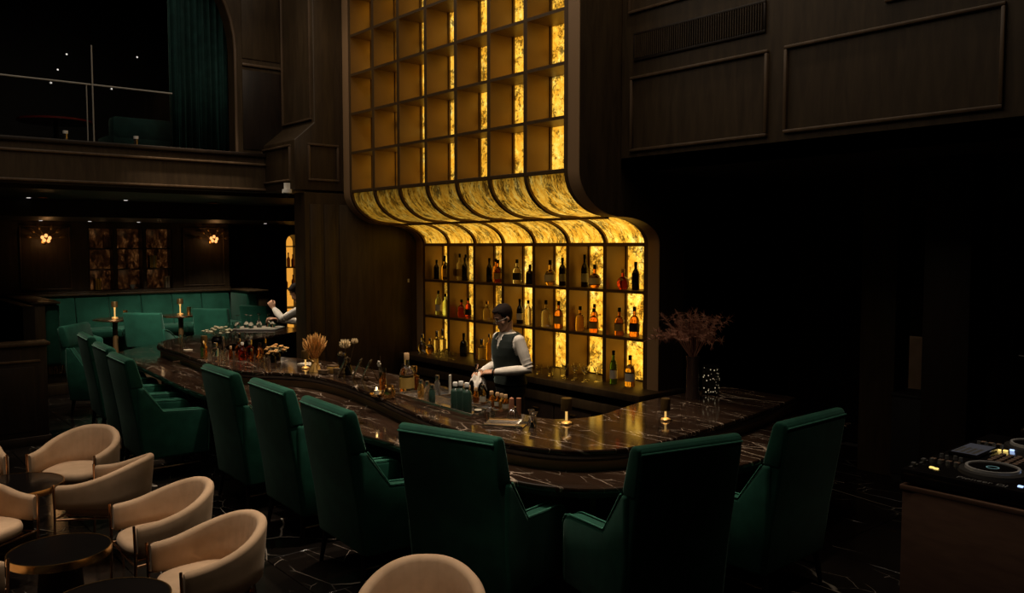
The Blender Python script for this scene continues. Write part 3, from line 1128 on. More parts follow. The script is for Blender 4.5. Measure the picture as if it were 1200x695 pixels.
MB().box(-16.18 - bx, -15.93 - bx, 2.5 - by, 6.5 - by, 1.045, 1.085, .01).obj('top_rail', M['wood'], bq)
# wings
for s, y_in, y_out, xe in ((-1, 2.85, 2.45, -13.97), (1, 6.2, 6.6, -15.1)):
    lo, hi = sorted((y_in, y_out))
    ym = (y_in + y_out) / 2
    MB().box(-15.95 - bx, xe - bx, min(y_in, ym) - by, max(y_in, ym) - by, .12, 1.04, .05, 3).obj('wing_back', M['velvet_lounge'], bq)
    MB().box(-16.15 - bx, xe + .03 - bx, min(ym, y_out) - by, max(ym, y_out) - by, .0, 1.045, .01).obj('wing_panel', M['wood'], bq)
    MB().box(-16.15 - bx, xe + .05 - bx, lo - by, hi - by, 1.045, 1.085, .012).obj('top_rail', M['wood'], bq)
    MB().box(-15.9 - bx, xe - .05 - bx, min(y_in, y_in - s * .55) - by, max(y_in, y_in - s * .55) - by, .12, .36, .01).obj('seat_base', M['velvet_lounge'], bq)
    MB().box(-15.2 - bx, xe - .04 - bx, min(y_in, y_in - s * .6) - by, max(y_in, y_in - s * .6) - by, .35, .50, .035, 3).obj('seat_cushion', M['velvet_lounge'], bq)
fl = MB()
for k in range(22):
    y = 2.62 + k * .034
    fl.lathe([(.014, 0.0), (.014, .12)], (xe * 0 - 14.0 - bx + .0, y - by, 0), 8)
tag(fl.obj('fluted_base', M['brass'], bq), kind='stuff')


def lounge_table(x, y, label):
    t = empty('lounge_table', (x, y, .30), 0, label, 'table', 'round lounge tables')
    MB().lathe([(0, .70), (.32, .70), (.335, .715), (.32, .73), (0, .73)], n=36).obj('tabletop', M['rose'], t)
    MB().lathe([(.045, .03), (.04, .66), (.08, .70), (0, .70)], n=16).obj('pedestal', M['rib'], t)
    MB().lathe([(0, 0), (.22, 0), (.21, .02), (.05, .035), (0, .035)], n=28).obj('base', M['rib'], t)
    return t


lounge_table(-14.62, 3.78, 'round lounge table with a lamp, left of the two before the banquette')
lounge_table(-14.72, 4.86, 'round lounge table with a lamp, right of the two before the banquette')


def make_lounge_chair():
    t = empty('lounge_chair', (0, 0, 0))
    MB().prism([(-.24, .30), (-.34, .84), (-.32, .86), (-.25, .855), (-.15, .44), (-.15, .30)], -.31, .31, 'x', .025, 3).obj('backrest', M['velvet_lounge'], t)
    MB().box(-.30, .30, -.22, .30, .30, .44, .04, 3).obj('seat', M['velvet_lounge'], t)
    for s in (-1, 1):
        ar = MB().prism([(-.27, .60), (-.12, .56), (.12, .40), (.12, .32), (-.22, .32)], min(s * .29, s * .34), max(s * .29, s * .34), 'x', .015, 2).obj('arm', M['velvet_lounge'], t)
        MB().tube([(s * .345, -.265, .60), (s * .345, -.12, .562), (s * .345, .115, .405)], .006, 6).obj('piping', M['piping'], ar)
        for y0, y1 in ((-.2, -.24), (.24, .26)):
            MB().tube([(s * .26, y0, .31), (s * .28, y1, 0)], [.02, .012], 8).obj('leg', M['black'], t)
    return t


lch = make_lounge_chair()
LC = [(-13.88, 3.99, 44, 'green lounge chair back in front of the left lamp table'),
      (-14.12, 5.15, 42, 'green lounge chair back in front of the right lamp table, lit from above'),
      (-14.30, 5.98, 24, 'dim green lounge chair beyond the upturned wine glasses')]
for i, (x, y, a, lab) in enumerate(LC):
    rz = R(a)
    off = Matrix.Rotation(rz, 3, 'Z') @ Vector((0, .30, 0))
    loc = (x + off.x, y + off.y, .30 if x < -13.9 else .30)
    if i == 0:
        lch.location, lch.rotation_euler = loc, (0, 0, rz)
        tag(lch, lab, 'chair', 'green lounge chairs')
    else:
        copy_thing(lch, loc, rz, lab)
c = copy_thing(lch, (-15.1, 1.75, .0), R(20), 'dark green chair back cut off at the left edge above the low partition')


# cordless gold table lamps
def lamp_parts(t, h, r):
    MB().lathe([(0, 0), (r, 0), (r, .010), (r * .8, .018), (r * .28, .024), (0, .024)], n=24).obj('base', M['lampbrass'], t)
    MB().lathe([(r * .22, .022), (r * .20, h * .45), (r * .36, h - .075), (0, h - .075)], n=16).obj('stem', M['stempaint'], t)
    hd = MB().lathe([(r * .88, h - .062), (r * .9, h - .090), (r * .98, h - .090), (r * .98, h - .012), (r * .9, h), (0, h)], n=24).obj('lamp_head', M['bronze'], t)
    MB().lathe([(0, h - .068), (r * .84, h - .068), (r * .84, h - .064), (0, h - .064)], n=24).obj('diffuser', M['lampglow'], hd)


def table_lamp(loc, h, label, r=.045, power=.3):
    t = empty('table_lamp', loc, 0, label, 'lamp', 'gold cordless table lamps')
    lamp_parts(t, h, r)
    return t


table_lamp((-14.70, 3.80, 1.03), .27, 'gold table lamp on the left lounge table', .05, .2)
table_lamp((-14.80, 4.88, 1.03), .27, 'gold table lamp on the right lounge table', .05, .2)
for i, (x, y) in enumerate(((-14.58, 3.93), (-14.66, 4.98))):
    t = empty('votive_glass', (x, y, 1.03), 0, ['small gold glass beside the lamp on the left lounge table', 'small gold glass beside the lamp on the right lounge table'][i], 'glass', 'small gold glasses on the lounge tables')
    MB().lathe([(0, 0), (.03, 0), (.036, .13), (.033, .13), (.028, .01), (0, .01)], n=14).obj('cup', M['brass'], t)

# wall sconces
for i, (y, lab) in enumerate(((3.10, 'glowing leaf-armed wall sconce left of the bookcase'), (5.96, 'glowing leaf-armed wall sconce right of the bookcase'))):
    t = empty('wall_sconce', (-16.2, y, 2.28), 0, lab, 'lamp', 'wall sconces')
    MB().lathe([(0, 0), (.06, 0), (.05, .02), (0, .025)], n=16, M=Matrix.Rotation(PI / 2, 4, 'Y')).obj('wall_plate', M['brass'], t)
    MB().tube([(.02, 0, 0), (.1, 0, -.03), (.14, 0, .02)], .01, 8).obj('arm', M['brass'], t)
    for k, (dy, dz) in enumerate(((0, .10), (-.055, .07), (.055, .06), (-.03, .02), (.035, .01))):
        MB().ball((.14, dy, dz), .028, (1, 1, 1.15), 10).obj('bulb', M['bulb'], t)
    for s in (-1, 1):
        for q in range(3):
            a = .3 + .45 * q
            MB().tube([(.06, 0, .02), (.09, s * .12 * math.cos(a), .02 + .12 * math.sin(a)), (.10, s * .27 * math.cos(a), .0 + .26 * math.sin(a))], [.006, .005, .004], 6).ball(
                (.10, s * .28 * math.cos(a), .0 + .27 * math.sin(a)), .055, (.25, 1, .55), 8, None, (s * a, 0, 0)).obj('leaf', M['bronze'], t)
    point('sconce_light', (-15.93, y, 2.30), 1.0, (1.0, .50, .18), .06)

# bookcase with three bays
bk = empty('bookcase', (-16.2, 4.5, 1.41), 0, 'three-bay wall bookcase with glowing amber stone backs above the banquette', 'bookcase')
BAYS = [(3.80, 4.19), (4.26, 4.69), (4.76, 5.20)]
M['amber'] = onyx('amber_stone', 11, .8, [(0.42, (.003, .001, .0)), (.53, (.07, .022, .006)), (.62, (.26, .10, .028)), (.72, (.75, .40, .14))], (2.6, 1, .6))
M['amber'].node_tree.nodes['Principled BSDF'].inputs['Base Color'].default_value = (.05, .022, .008, 1)
for b, (y0, y1) in enumerate(BAYS):
    for k in range(3):
        z0 = k * .372
        g = MB().box(-.235, -.22, y0 - 4.5, y1 - 4.5, z0 + .012, z0 + .36).obj('stone_panel', M['amber'], bk)
        g['glow'] = (.30, .22, .26)[(b + k) % 3]
        MB().box(-.22, -.02, y0 - 4.5, y1 - 4.5, z0 - .012, z0 + .012).obj('shelf', M['wood_black'], bk)
    MB().box(-.22, -.0, y0 - .012 - 4.5, y0 - 4.5, 0, 1.115).box(-.22, 0, y1 - 4.5, y1 + .012 - 4.5, 0, 1.115).box(-.22, 0, y0 - 4.5, y1 - 4.5, 1.105, 1.12).obj('frame', M['wood_black'], bk)
M['book_y'] = pm('mustard_cloth', (.45, .28, .03), .7)
M['book_p'] = pm('pale_cloth', (.38, .32, .24), .7)
M['book_d'] = pm('brown_cloth', (.12, .05, .03), .7)
for y0, y1 in BAYS:
    point('shelf_fill', (-16.16, (y0 + y1) / 2, 2.44), .05, (1.0, .62, .30), .02)  # unseen point lights added in each bay so the books show
    point('shelf_fill', (-16.14, (y0 + y1) / 2, 1.72), .07, (1.0, .62, .30), .02)


def book(y, z, th, h, mat, label, group):
    t = empty('book', (-16.31, y, z), 0, label, 'book', group)
    MB().box(-.075, .0755, -th / 2, th / 2, 0, h, .002, 1).obj('cover', M[mat], t)
    MB().box(-.077, .070, -th / 2 + .003, th / 2 - .003, .002, h + .001).obj('pages', M['paper'], t)


for k in range(3):
    book(3.905 + k * .034, 1.423, .03, .20, 'book_y', 'upright mustard book in the lowest left shelf, %s of the three' % ('first', 'second', 'third')[k], 'mustard books on the lowest left shelf')
for k in range(4):
    book(4.84 + k * .032, 1.795, .028, .235 - .004 * (k % 2), 'book_y' if k != 2 else 'book_p', '%s upright book of the four in the middle right shelf' % ('leftmost mustard', 'second mustard', 'pale third', 'rightmost mustard')[k], 'books on the middle right shelf')
for k in range(2):
    book(5.12 + k * .04, 1.423, .032, .22, 'book_p', 'pale upright book on the lowest right shelf, %s' % ('inner one', 'outer one at the end')[k], 'pale books on the lowest right shelf')
for k in range(3):
    book(4.08 + k * .034, 2.167, .03, .24 - .02 * k, 'book_d', 'dark brown upright book on the top left shelf, %s' % ('tallest of three', 'middle of three', 'shortest of three')[k], 'brown books on the top left shelf')
t = empty('bowl', (-16.32, 4.53, 1.423), 0, 'small white bowl on the lowest middle shelf of the bookcase', 'bowl')
MB().lathe([(0, 0), (.03, 0), (.055, .05), (.06, .075), (.054, .075), (.045, .04), (.02, .012), (0, .012)], n=20).obj('vessel', M['white'], t)

# bottles in the lit niche
M['dark_glass'] = glass('dark_bottle_glass', (.05, .02, .01), .05)


def niche_bottle(y, z, h, label):
    t = empty('niche_bottle', (-16.78, y, z), 0, label, 'bottle', 'bottles in the arched niche')
    MB().lathe([(0, 0), (.035, 0), (.037, h * .55), (.014, h * .72), (.013, h * .93), (0, h * .93)], n=12).obj('glass_body', M['dark_glass'], t)
    MB().lathe([(0, h * .9), (.016, h * .9), (.016, h), (0, h)], n=10).obj('cap', M['black'], t)


niche_bottle(7.80, 1.762, .30, 'dark bottle on the middle shelf of the arched niche, left one')
niche_bottle(7.90, 1.762, .26, 'dark bottle on the middle shelf of the arched niche, right one')
niche_bottle(7.90, 1.312, .28, 'dark bottle low in the arched niche above the barman in white')
niche_bottle(7.74, 1.312, .22, 'short bottle low in the arched niche at its left edge')

# dark partition at the left edge
pt = empty('partition', (-10.62, 1.45, 0), 0, 'low dark wooden partition at the left edge behind the beige chairs', 'partition')
MB().box(-.12, .10, -1.4, .55, .03, 1.11, .006).obj('body', M['wood_black'], pt)
MB().box(-.15, .14, -1.4, .58, 1.11, 1.15, .008).obj('cap', M['wood'], pt)
MB().box(.10, .115, -1.35, .48, .93, .955, .005).obj('moulding', M['mould'], pt)
MB().box(-.14, .13, -1.4, .57, 0, .10, .006).obj('skirting', M['wood_black'], pt)
MB().box(.10, .112, -1.3, .42, .16, .88, .006).obj('panel', M['wood_black'], pt)

# ------------------------------------------------------------------ balcony
ct = empty('curtain', (-11.42, 4.08, 3.45), 0, 'teal velvet curtain hanging in deep folds in the arched balcony opening', 'curtain')
v, f = [], []
NX = 140
for k in range(NX + 1):
    y = -.40 + .78 * k / NX
    ph = k / NX * 2 * PI * 9
    x = .045 * math.sin(ph) + .015 * math.sin(ph * 2.3 + 1)
    for z in (0.0, 1.0, 2.6):
        v.append((x * (1.15 - .1 * z), y + .008 * math.cos(ph), z))
for k in range(NX):
    a = k * 3
    f += [(a, a + 3, a + 4, a + 1), (a + 1, a + 4, a + 5, a + 2)]
cm = MB().quads(v, f).obj('cloth', M['curtain'], ct, True, 80)
so = cm.modifiers.new('thick', 'SOLIDIFY')
so.thickness = .006
MB().tube([(0, -.42, 2.62), (0, .40, 2.62)], .015, 8).obj('rod', M['brass'], ct)

gr = empty('glass_railing', (-11.18, 2.6, 3.45), 0, 'frameless glass balcony railing with a thin metal top rail', 'railing')
MB().tube([(0, -2.6, .70), (0, 1.05, .70)], .012, 8).obj('top_rail', M['rail'], gr)
for y0, y1 in ((-2.5, -1.27), (-1.25, .03), (.06, 1.04)):
    MB().box(-.006, .006, y0, y1, .02, .69).obj('glass_panel', M['clear'], gr)
MB().tube([(0.01, .11, 0), (0.01, .11, 1.17)], .009, 8).obj('post', M['rail'], gr)
MB().tube([(0.0, .045, 0), (0.0, .045, .70)], .007, 8).obj('post', M['rail'], gr)
for i, (y, lab) in enumerate(((2.38, 'small white-capped light on the balcony sill, leftmost of three'), (3.17, 'small white-capped light on the balcony sill, middle one below the sofa'), (4.66, 'small white-capped light on the balcony sill, at the pier end'))):
    t = empty('sill_light', (-11.09, y, 3.45), 0, lab, 'lamp', 'small lights on the balcony sill')
    MB().lathe([(0, 0), (.022, 0), (.025, .07), (.028, .08), (0, .08)], n=14).obj('body', M['steel'], t)
    MB().lathe([(0, .08), (.028, .08), (.03, .115), (0, .118)], n=14).obj('cap', M['white'], t)
for i, (y, z) in enumerate(((3.16, 5.14), (3.03, 4.89), (2.93, 4.68), (4.19, 5.24), (3.79, 4.69))):
    t = empty('wall_spot', (-14.98, y * 1.034 - .0, z * 1.034 - .075), 0, ['topmost of the three tiny white lights in the upper lounge', 'middle of the three tiny white lights in the upper lounge', 'lowest of the three tiny white lights in the upper lounge', 'bright tiny white light nearest the teal curtain', 'lone tiny white light low under the curtain side'][i], 'lamp', 'tiny lights on the upper lounge wall')
    MB().ball((.012, 0, 0), .014, (1, 1, 1), 8).obj('bulb', M['star'], t)
    MB().box(-.02, .004, -.025, .025, -.025, .025, .005).obj('fitting', M['black_matt'], t)
sf = empty('upper_sofa', (-12.2, 3.55, 3.40), 0, 'dim grey-green sofa behind the glass of the balcony', 'sofa')
MB().box(-.4, .35, -.45, .45, .06, .28, .03).obj('seat', M['curtain'], sf)
MB().box(.12, .36, -.45, .45, .2, .50, .05).obj('backrest', M['curtain'], sf)
for y in (-.4, .4):
    for x in (-.33, .28):
        MB().tube([(x, y, .08), (x, y, 0)], .02, 8).obj('leg', M['black'], sf)
tb = empty('upper_table', (-12.4, 2.55, 3.40), 0, 'small dark reddish table in the upper lounge behind the glass', 'table')
MB().lathe([(0, .42), (.45, .42), (.45, .445), (0, .445)], n=32).obj('tabletop', pm('red_lacquer', (.12, .012, .01), .25), tb)
MB().lathe([(.03, .02), (.03, .42)], n=12).obj('pedestal', M['black'], tb)
MB().lathe([(0, 0), (.2, 0), (.2, .02), (0, .02)], n=24).obj('base', M['black'], tb)

# security camera and switch plate
sc_ = empty('security_camera', (-10.16, 4.72, 2.93), 0, 'white dome security camera under the corner of the wooden pier', 'camera')
MB().lathe([(0, 0), (.06, 0), (.062, -.045), (.05, -.055), (0, -.055)], n=20).obj('housing', M['white'], sc_)
MB().ball((0, 0, -.055), .045, (1, 1, 1), 14).obj('dome', M['black'], sc_)
MB().box(-.03, .03, -.03, .03, .0, .08).obj('mount', M['white'], sc_)
sw = empty('switch_plate', (-10.1, 6.49, 1.72), 0, 'small steel switch plate on the dark wall left of the lit shelves', 'switch')
MB().box(-.001, .008, -.045, .045, -.045, .045, .003).obj('plate', M['steel'], sw)
MB().box(.008, .014, -.015, .015, -.025, .025, .002).obj('rocker', M['white'], sw)
# ------------------------------------------------------------------ bottles and glasses on the lit shelves
GL = dict(
    amber=glass('amber_glass', (.80, .30, .05), .04), honey=glass('honey_glass', (.95, .62, .18), .04), clear=M['clear'], green=glass('green_glass', (.10, .28, .06), .04),
    pale=glass('pale_green_glass', (.62, .80, .50), .04), red=glass('red_glass', (.65, .08, .03), .04), dark=pm('dark_bottle', (.012, .008, .006), .12), teal=pm('teal_ceramic', (.025, .055, .042), .3))
CAPM = dict(black=M['black'], brass=M['brass'], wood=pm('cork', (.48, .30, .15), .8), white=M['white'], steel=M['steel'])
LABM = dict(cream=M['paper'], black=M['black_matt'], gold=pm('gold_label', (.55, .36, .10), .45, .3), grey=pm('grey_label', (.35, .33, .30), .7))
SHAPES = {
    'tall': [(0, 0), (.036, 0), (.038, .01), (.038, .60), (.030, .68), (.014, .76), (.013, .92), (0, .92)],
    'wine': [(0, 0), (.035, 0), (.037, .012), (.037, .56), (.028, .66), (.015, .74), (.0135, .92), (0, .92)],
    'squat': [(0, 0), (.046, 0), (.049, .02), (.047, .52), (.036, .64), (.015, .70), (.015, .90), (0, .90)],
    'round': [(0, 0), (.04, 0), (.058, .14), (.062, .32), (.048, .52), (.018, .62), (.016, .86), (0, .86)],
    'decanter': [(0, 0), (.042, 0), (.044, .03), (.044, .58), (.018, .64), (.018, .76), (.022, .78), (0, .78)],
    'soda': [(0, 0), (.030, 0), (.032, .01), (.032, .66), (.026, .72), (.014, .78), (.014, .92), (0, .92)],
    'vial': [(0, 0), (.020, 0), (.021, .02), (.021, .62), (.012, .74), (.011, .84), (0, .84)],
}
_bm = {}


def bottle(loc, shape, h, gl, cap, lab, label, group, cat='bottle', name='bottle', rs=1.0):
    t = empty(name, loc, 0, label, cat, group)
    key = (shape, h, gl, rs)
    if key not in _bm:
        _bm[key] = MB().lathe([(r * rs, z * h) for r, z in SHAPES[shape]], n=16).mesh('glass_body', GL[gl])
    inst('glass_body', _bm[key], t)
    rb = max(r for r, z in SHAPES[shape]) * rs
    zt = SHAPES[shape][-1][1]
    rc = SHAPES[shape][-2][0] * rs
    k2 = ('cap', rc, h, cap, zt)
    if k2 not in _bm:
        _bm[k2] = MB().lathe([(0, (zt - .06) * h), (rc + .003, (zt - .06) * h), (rc + .003, h - .003), (rc + .001, h), (0, h)], n=12).mesh('cap', CAPM[cap])
    inst('cap', _bm[k2], t)
    if lab:
        k3 = ('lab', shape, h, lab, rs)
        if k3 not in _bm:
            rl = rb + .0012
            _bm[k3] = MB().lathe([(rl - .001, .16 * h), (rl, .16 * h), (rl, .42 * h), (rl - .001, .42 * h)], n=16).mesh('paper_label', LABM[lab])
        inst('paper_label', _bm[k3], t)
    return t


ORD = ['first', 'second', 'third', 'fourth', 'fifth', 'sixth', 'seventh']
ROWZ = dict(top=1.7435, middle=1.2435, bottom=.746)
SB = [  # bay, row, x, y, shape, height, glass, cap, paper, words
    (1, 'top', -9.81, 6.78, 'tall', .27, 'dark', 'black', None, 'dark tall bottle, left of three'),
    (1, 'top', -9.70, 6.84, 'tall', .33, 'dark', 'black', 'cream', 'tallest dark bottle, middle of three'),
    (1, 'top', -9.59, 6.76, 'tall', .29, 'honey', 'black', None, 'honey bottle, right of three'),
    (1, 'middle', -9.77, 6.78, 'tall', .34, 'pale', 'black', 'cream', 'pale green tall bottle, left of two'),
    (1, 'middle', -9.63, 6.80, 'tall', .30, 'pale', 'black', None, 'pale green bottle, right of two'),
    (2, 'top', -9.28, 6.78, 'tall', .36, 'clear', 'black', 'gold', 'clear tall bottle, left of three'),
    (2, 'top', -9.19, 6.83, 'tall', .35, 'clear', 'black', None, 'clear tall bottle, middle of three'),
    (2, 'top', -9.09, 6.74, 'tall', .31, 'dark', 'black', None, 'dark slim bottle, right of three'),
    (2, 'middle', -9.22, 6.78, 'squat', .24, 'red', 'black', None, 'deep red bottle, left of two'),
    (2, 'middle', -9.07, 6.78, 'tall', .27, 'red', 'black', 'black', 'deep red tall bottle, right of two'),
    (2, 'bottom', -9.12, 6.74, 'squat', .31, 'dark', 'black', 'black', 'dark bottle'),
    (3, 'top', -8.61, 6.78, 'wine', .31, 'dark', 'black', None, 'dark bottle, left of three'),
    (3, 'top', -8.50, 6.80, 'tall', .30, 'amber', 'black', None, 'amber bottle, middle of three'),
    (3, 'top', -8.41, 6.76, 'squat', .29, 'amber', 'black', 'gold', 'amber square-shouldered bottle, right of three'),
    (3, 'middle', -8.66, 6.78, 'squat', .25, 'clear', 'brass', None, 'clear bottle behind the head of the barman'),
    (3, 'bottom', -8.84, 6.70, 'decanter', .27, 'clear', 'steel', None, 'clear decanter, left of two'),
    (3, 'bottom', -8.59, 6.76, 'tall', .34, 'honey', 'steel', None, 'honey tall bottle, right of two'),
    (4, 'top', -8.03, 6.76, 'squat', .30, 'clear', 'black', 'black', 'clear wide bottle with black paper, left of two'),
    (4, 'top', -7.83, 6.80, 'squat', .24, 'dark', 'black', None, 'dark short bottle, right of two'),
    (4, 'middle', -8.00, 6.78, 'wine', .31, 'dark', 'black', 'cream', 'dark bottle with pale paper right of the barman'),
    (4, 'middle', -7.84, 6.78, 'tall', .30, 'clear', 'black', None, 'clear tall bottle right of the barman'),
    (5, 'top', -7.42, 6.76, 'round', .30, 'honey', 'black', 'cream', 'round honey bottle, left of two'),
    (5, 'top', -7.25, 6.80, 'tall', .33, 'dark', 'black', 'grey', 'dark tall bottle, right of two'),
    (5, 'middle', -7.51, 6.76, 'squat', .32, 'clear', 'black', None, 'clear bottle, left of two'),
    (5, 'middle', -7.29, 6.78, 'squat', .32, 'amber', 'black', 'gold', 'amber bottle, right of two'),
    (6, 'top', -6.86, 6.78, 'wine', .37, 'dark', 'black', 'grey', 'tall dark bottle, left of two'),
    (6, 'top', -6.68, 6.76, 'round', .26, 'amber', 'black', 'cream', 'round amber bottle, right of two'),
    (6, 'middle', -6.92, 6.76, 'squat', .28, 'honey', 'black', None, 'honey squat bottle, left of three'),
    (6, 'middle', -6.76, 6.84, 'tall', .31, 'amber', 'black', None, 'amber tall bottle, rearmost of three'),
    (6, 'middle', -6.67, 6.74, 'squat', .27, 'honey', 'black', 'gold', 'honey bottle, right of three'),
    (7, 'top', -6.25, 6.76, 'round', .22, 'red', 'wood', None, 'round reddish bottle, left of three'),
    (7, 'top', -6.07, 6.76, 'wine', .30, 'dark', 'black', None, 'dark wine bottle, middle of three'),
    (7, 'top', -5.93, 6.80, 'tall', .36, 'dark', 'black', None, 'dark tall bottle, right of three'),
    (7, 'middle', -6.28, 6.74, 'squat', .30, 'amber', 'black', 'gold', 'amber square-shouldered bottle, left of three'),
    (7, 'middle', -6.10, 6.78, 'squat', .32, 'amber', 'black', 'black', 'amber bottle with black paper, middle of three'),
    (7, 'middle', -5.93, 6.78, 'wine', .28, 'dark', 'black', None, 'dark bottle, right of three'),
    (7, 'bottom', -6.25, 6.62, 'wine', .36, 'green', 'black', 'cream', 'green wine bottle with pale paper'),
    (7, 'bottom', -6.03, 6.64, 'squat', .33, 'honey', 'black', 'cream', 'honey bottle with black cap'),
]
for bay, row, x, y, sh, h, gl, cp, lb, words in SB:
    lab = words + ', %s shelf of the %s bay' % (row, ORD[bay - 1])
    r_ = max(q for q, z_ in SHAPES[sh]) * 1.12 + .008
    cx_ = X0 + CW * (bay - .5)
    x = max(cx_ - hw + r_, min(cx_ + hw - r_, x))
    if row == 'bottom':
        lab = words + ' on the back counter in the %s bay' % ORD[bay - 1]
    bottle((x, y, ROWZ[row] if row != 'bottom' else .728), sh, h, gl, cp, lb, lab, 'bottles on the lit shelves', rs=1.12)

TUMB = MB().lathe([(0, 0), (.032, 0), (.037, .09), (.035, .09), (.030, .010), (0, .010)], n=14).mesh('tumbler', M['clear'])
SHOT = MB().lathe([(0, 0), (.022, 0), (.028, .10), (.0262, .10), (.020, .012), (0, .012)], n=12).mesh('shot_glass', M['clear'])
COUPE = MB().lathe([(0, 0), (.036, 0), (.034, .004), (.005, .010), (.004, .085), (.018, .10), (.036, .135), (.040, .17), (.0385, .17), (.034, .137), (.016, .106), (0, .10)], n=16).mesh('stem_glass', M['clear'])
HIGH = MB().lathe([(0, 0), (.032, 0), (.036, .16), (.034, .16), (.030, .012), (0, .012)], n=14).mesh('highball', M['clear'])


def single(name, me, loc, label, cat, group=None, rot=(0, 0, 0)):
    o = inst(name, me, None, loc, rot)
    return tag(o, label, cat, group)


for k, x in enumerate((-9.31, -9.23, -9.15, -9.07, -8.99, -8.92)):
    single('shot_glass', SHOT, (x, 6.44, .727), '%s shot glass from the left in the row below the second bay' % ORD[k], 'glass', 'shot glasses on the back counter')
for k, (x, y, h) in enumerate(((-9.79, 6.52, .26), (-9.69, 6.70, .30), (-9.60, 6.52, .22), (-9.52, 6.68, .34))):
    bottle((x, y, .727), 'decanter' if k % 2 else 'round', h, 'clear' if k != 2 else 'honey', 'steel', None,
           ['round clear decanter at the left end of the back counter', 'straight clear decanter second from the left end of the back counter', 'small honey decanter in front at the left end of the back counter', 'tallest clear decanter on the back counter below the first bay'][k], 'decanters on the back counter')
for k, (x, y) in enumerate(((-7.40, 6.57), (-7.30, 6.48), (-7.20, 6.57), (-7.10, 6.48), (-6.99, 6.57))):
    single('tumbler', TUMB, (x, y, .727), '%s tumbler from the left on the back counter below the fifth bay' % ORD[k], 'glass', 'tumblers on the back counter')
for k, (x, y) in enumerate(((-6.84, 6.46), (-6.77, 6.57), (-6.69, 6.46), (-6.61, 6.57), (-6.53, 6.46), (-6.45, 6.57))):
    single('stem_glass', COUPE, (x, y, .727), '%s stemmed glass from the left on the back counter below the sixth bay' % ORD[k], 'glass', 'stemmed glasses on the back counter')

# ------------------------------------------------------------------ on the bar
ZT = .921
table_lamp((-4.42, 4.19, ZT), .19, 'gold table lamp standing alone at the rounded nose of the bar', .042, .3)
table_lamp((-4.04, 4.84, ZT), .165, 'gold table lamp on the shaded right arm of the bar, by the tall vase', .036, .08)
table_lamp((-8.19, 3.98, ZT), .19, 'gold table lamp beside the wheat bundle', .042, .5)
table_lamp((-10.15, 3.62, ZT), .21, 'gold table lamp on the left lobe of the bar among the bottles', .038, .12)

# wheat bundle
wt = empty('wheat_bundle', (-7.93, 3.96, ZT), 0, 'bundle of dried wheat tied with ribbon in a gold-lit wrap', 'dried flowers')
M['wheat'] = pm('wheat', (.55, .27, .07), .7)
M['wheat2'] = pm('wheat_ears', (.60, .33, .10), .7)
M['ribbon'] = pm('raffia', (.65, .38, .10), .6)
rw = random.Random(3)
b, e = MB(), MB()
for k in range(110):
    a = rw.uniform(0, 2 * PI)
    s = rw.uniform(.0, 1) ** .6
    d = Vector((math.cos(a), math.sin(a), 0))
    p0 = d * .028 * s + Vector((0, 0, .0))
    p1 = d * .022 * s + Vector((0, 0, .12))
    p2 = d * .105 * s + Vector((0, 0, rw.uniform(.27, .36) - .05 * s))
    b.tube([p0, p1, p2], [.0022, .002, .0015], 4)
    dr = (p2 - p1).normalized()
    e.tube([p2 - dr * .03, p2, p2 + dr * .03, p2 + dr * .06], [.003, .0085, .0065, .001], 5)
tag(b.obj('stalks', M['wheat'], wt), kind='stuff')
tag(e.obj('ears', M['wheat2'], wt), kind='stuff')
MB().lathe([(.034, .085), (.030, .11), (.034, .14)], n=16).obj('tie', M['ribbon'], wt)
for s in (-1, 1):
    MB().tube([(0, -.033, .11), (s * .03, -.05, .135), (s * .055, -.05, .115), (s * .03, -.045, .10), (0, -.034, .11)], .005, 6).obj('bow', M['ribbon'], wt)
MB().lathe([(0, 0), (.062, 0), (.055, .03), (.036, .09), (.030, .09), (0, .01)], n=16).obj('wrap', M['ribbon'], wt)

for k, (x, y) in enumerate(((-7.72, 4.05), (-7.60, 4.06), (-7.70, 3.94))):
    t = empty('wooden_box', (x, y, ZT), R(20 + 8 * k), ['small wooden box behind, right of the wheat bundle', 'small wooden box farthest right of the wheat bundle', 'small flat wooden box in front, right of the wheat bundle'][k], 'box', 'wooden boxes by the wheat bundle')
    hh = (.07, .05, .035)[k]
    MB().box(-.05, .05, -.035, .035, 0, hh, .003).obj('body', M['ribbon'] if k == 0 else M['mould'], t)
    MB().box(-.052, .052, -.037, .037, hh, hh + .012, .003).obj('lid', M['mould'], t)
t = empty('napkin', (-8.45, 4.15, ZT), R(25), 'folded pale napkin left of the lamp by the wheat bundle', 'napkin')
MB().box(-.11, .11, -.07, .07, 0, .006, .002).box(-.11, .0, -.068, .068, .006, .011, .002).obj('cloth', M['paper'], t)
t = empty('dark_jar', (-7.95, 4.28, ZT), 0, 'dark lidded jar behind the wheat bundle', 'jar')
MB().lathe([(0, 0), (.045, 0), (.047, .13), (.042, .14), (0, .14)], n=18).obj('body', M['black'], t)
MB().lathe([(0, .14), (.046, .14), (.046, .16), (0, .165)], n=18).obj('lid', M['steel'], t)

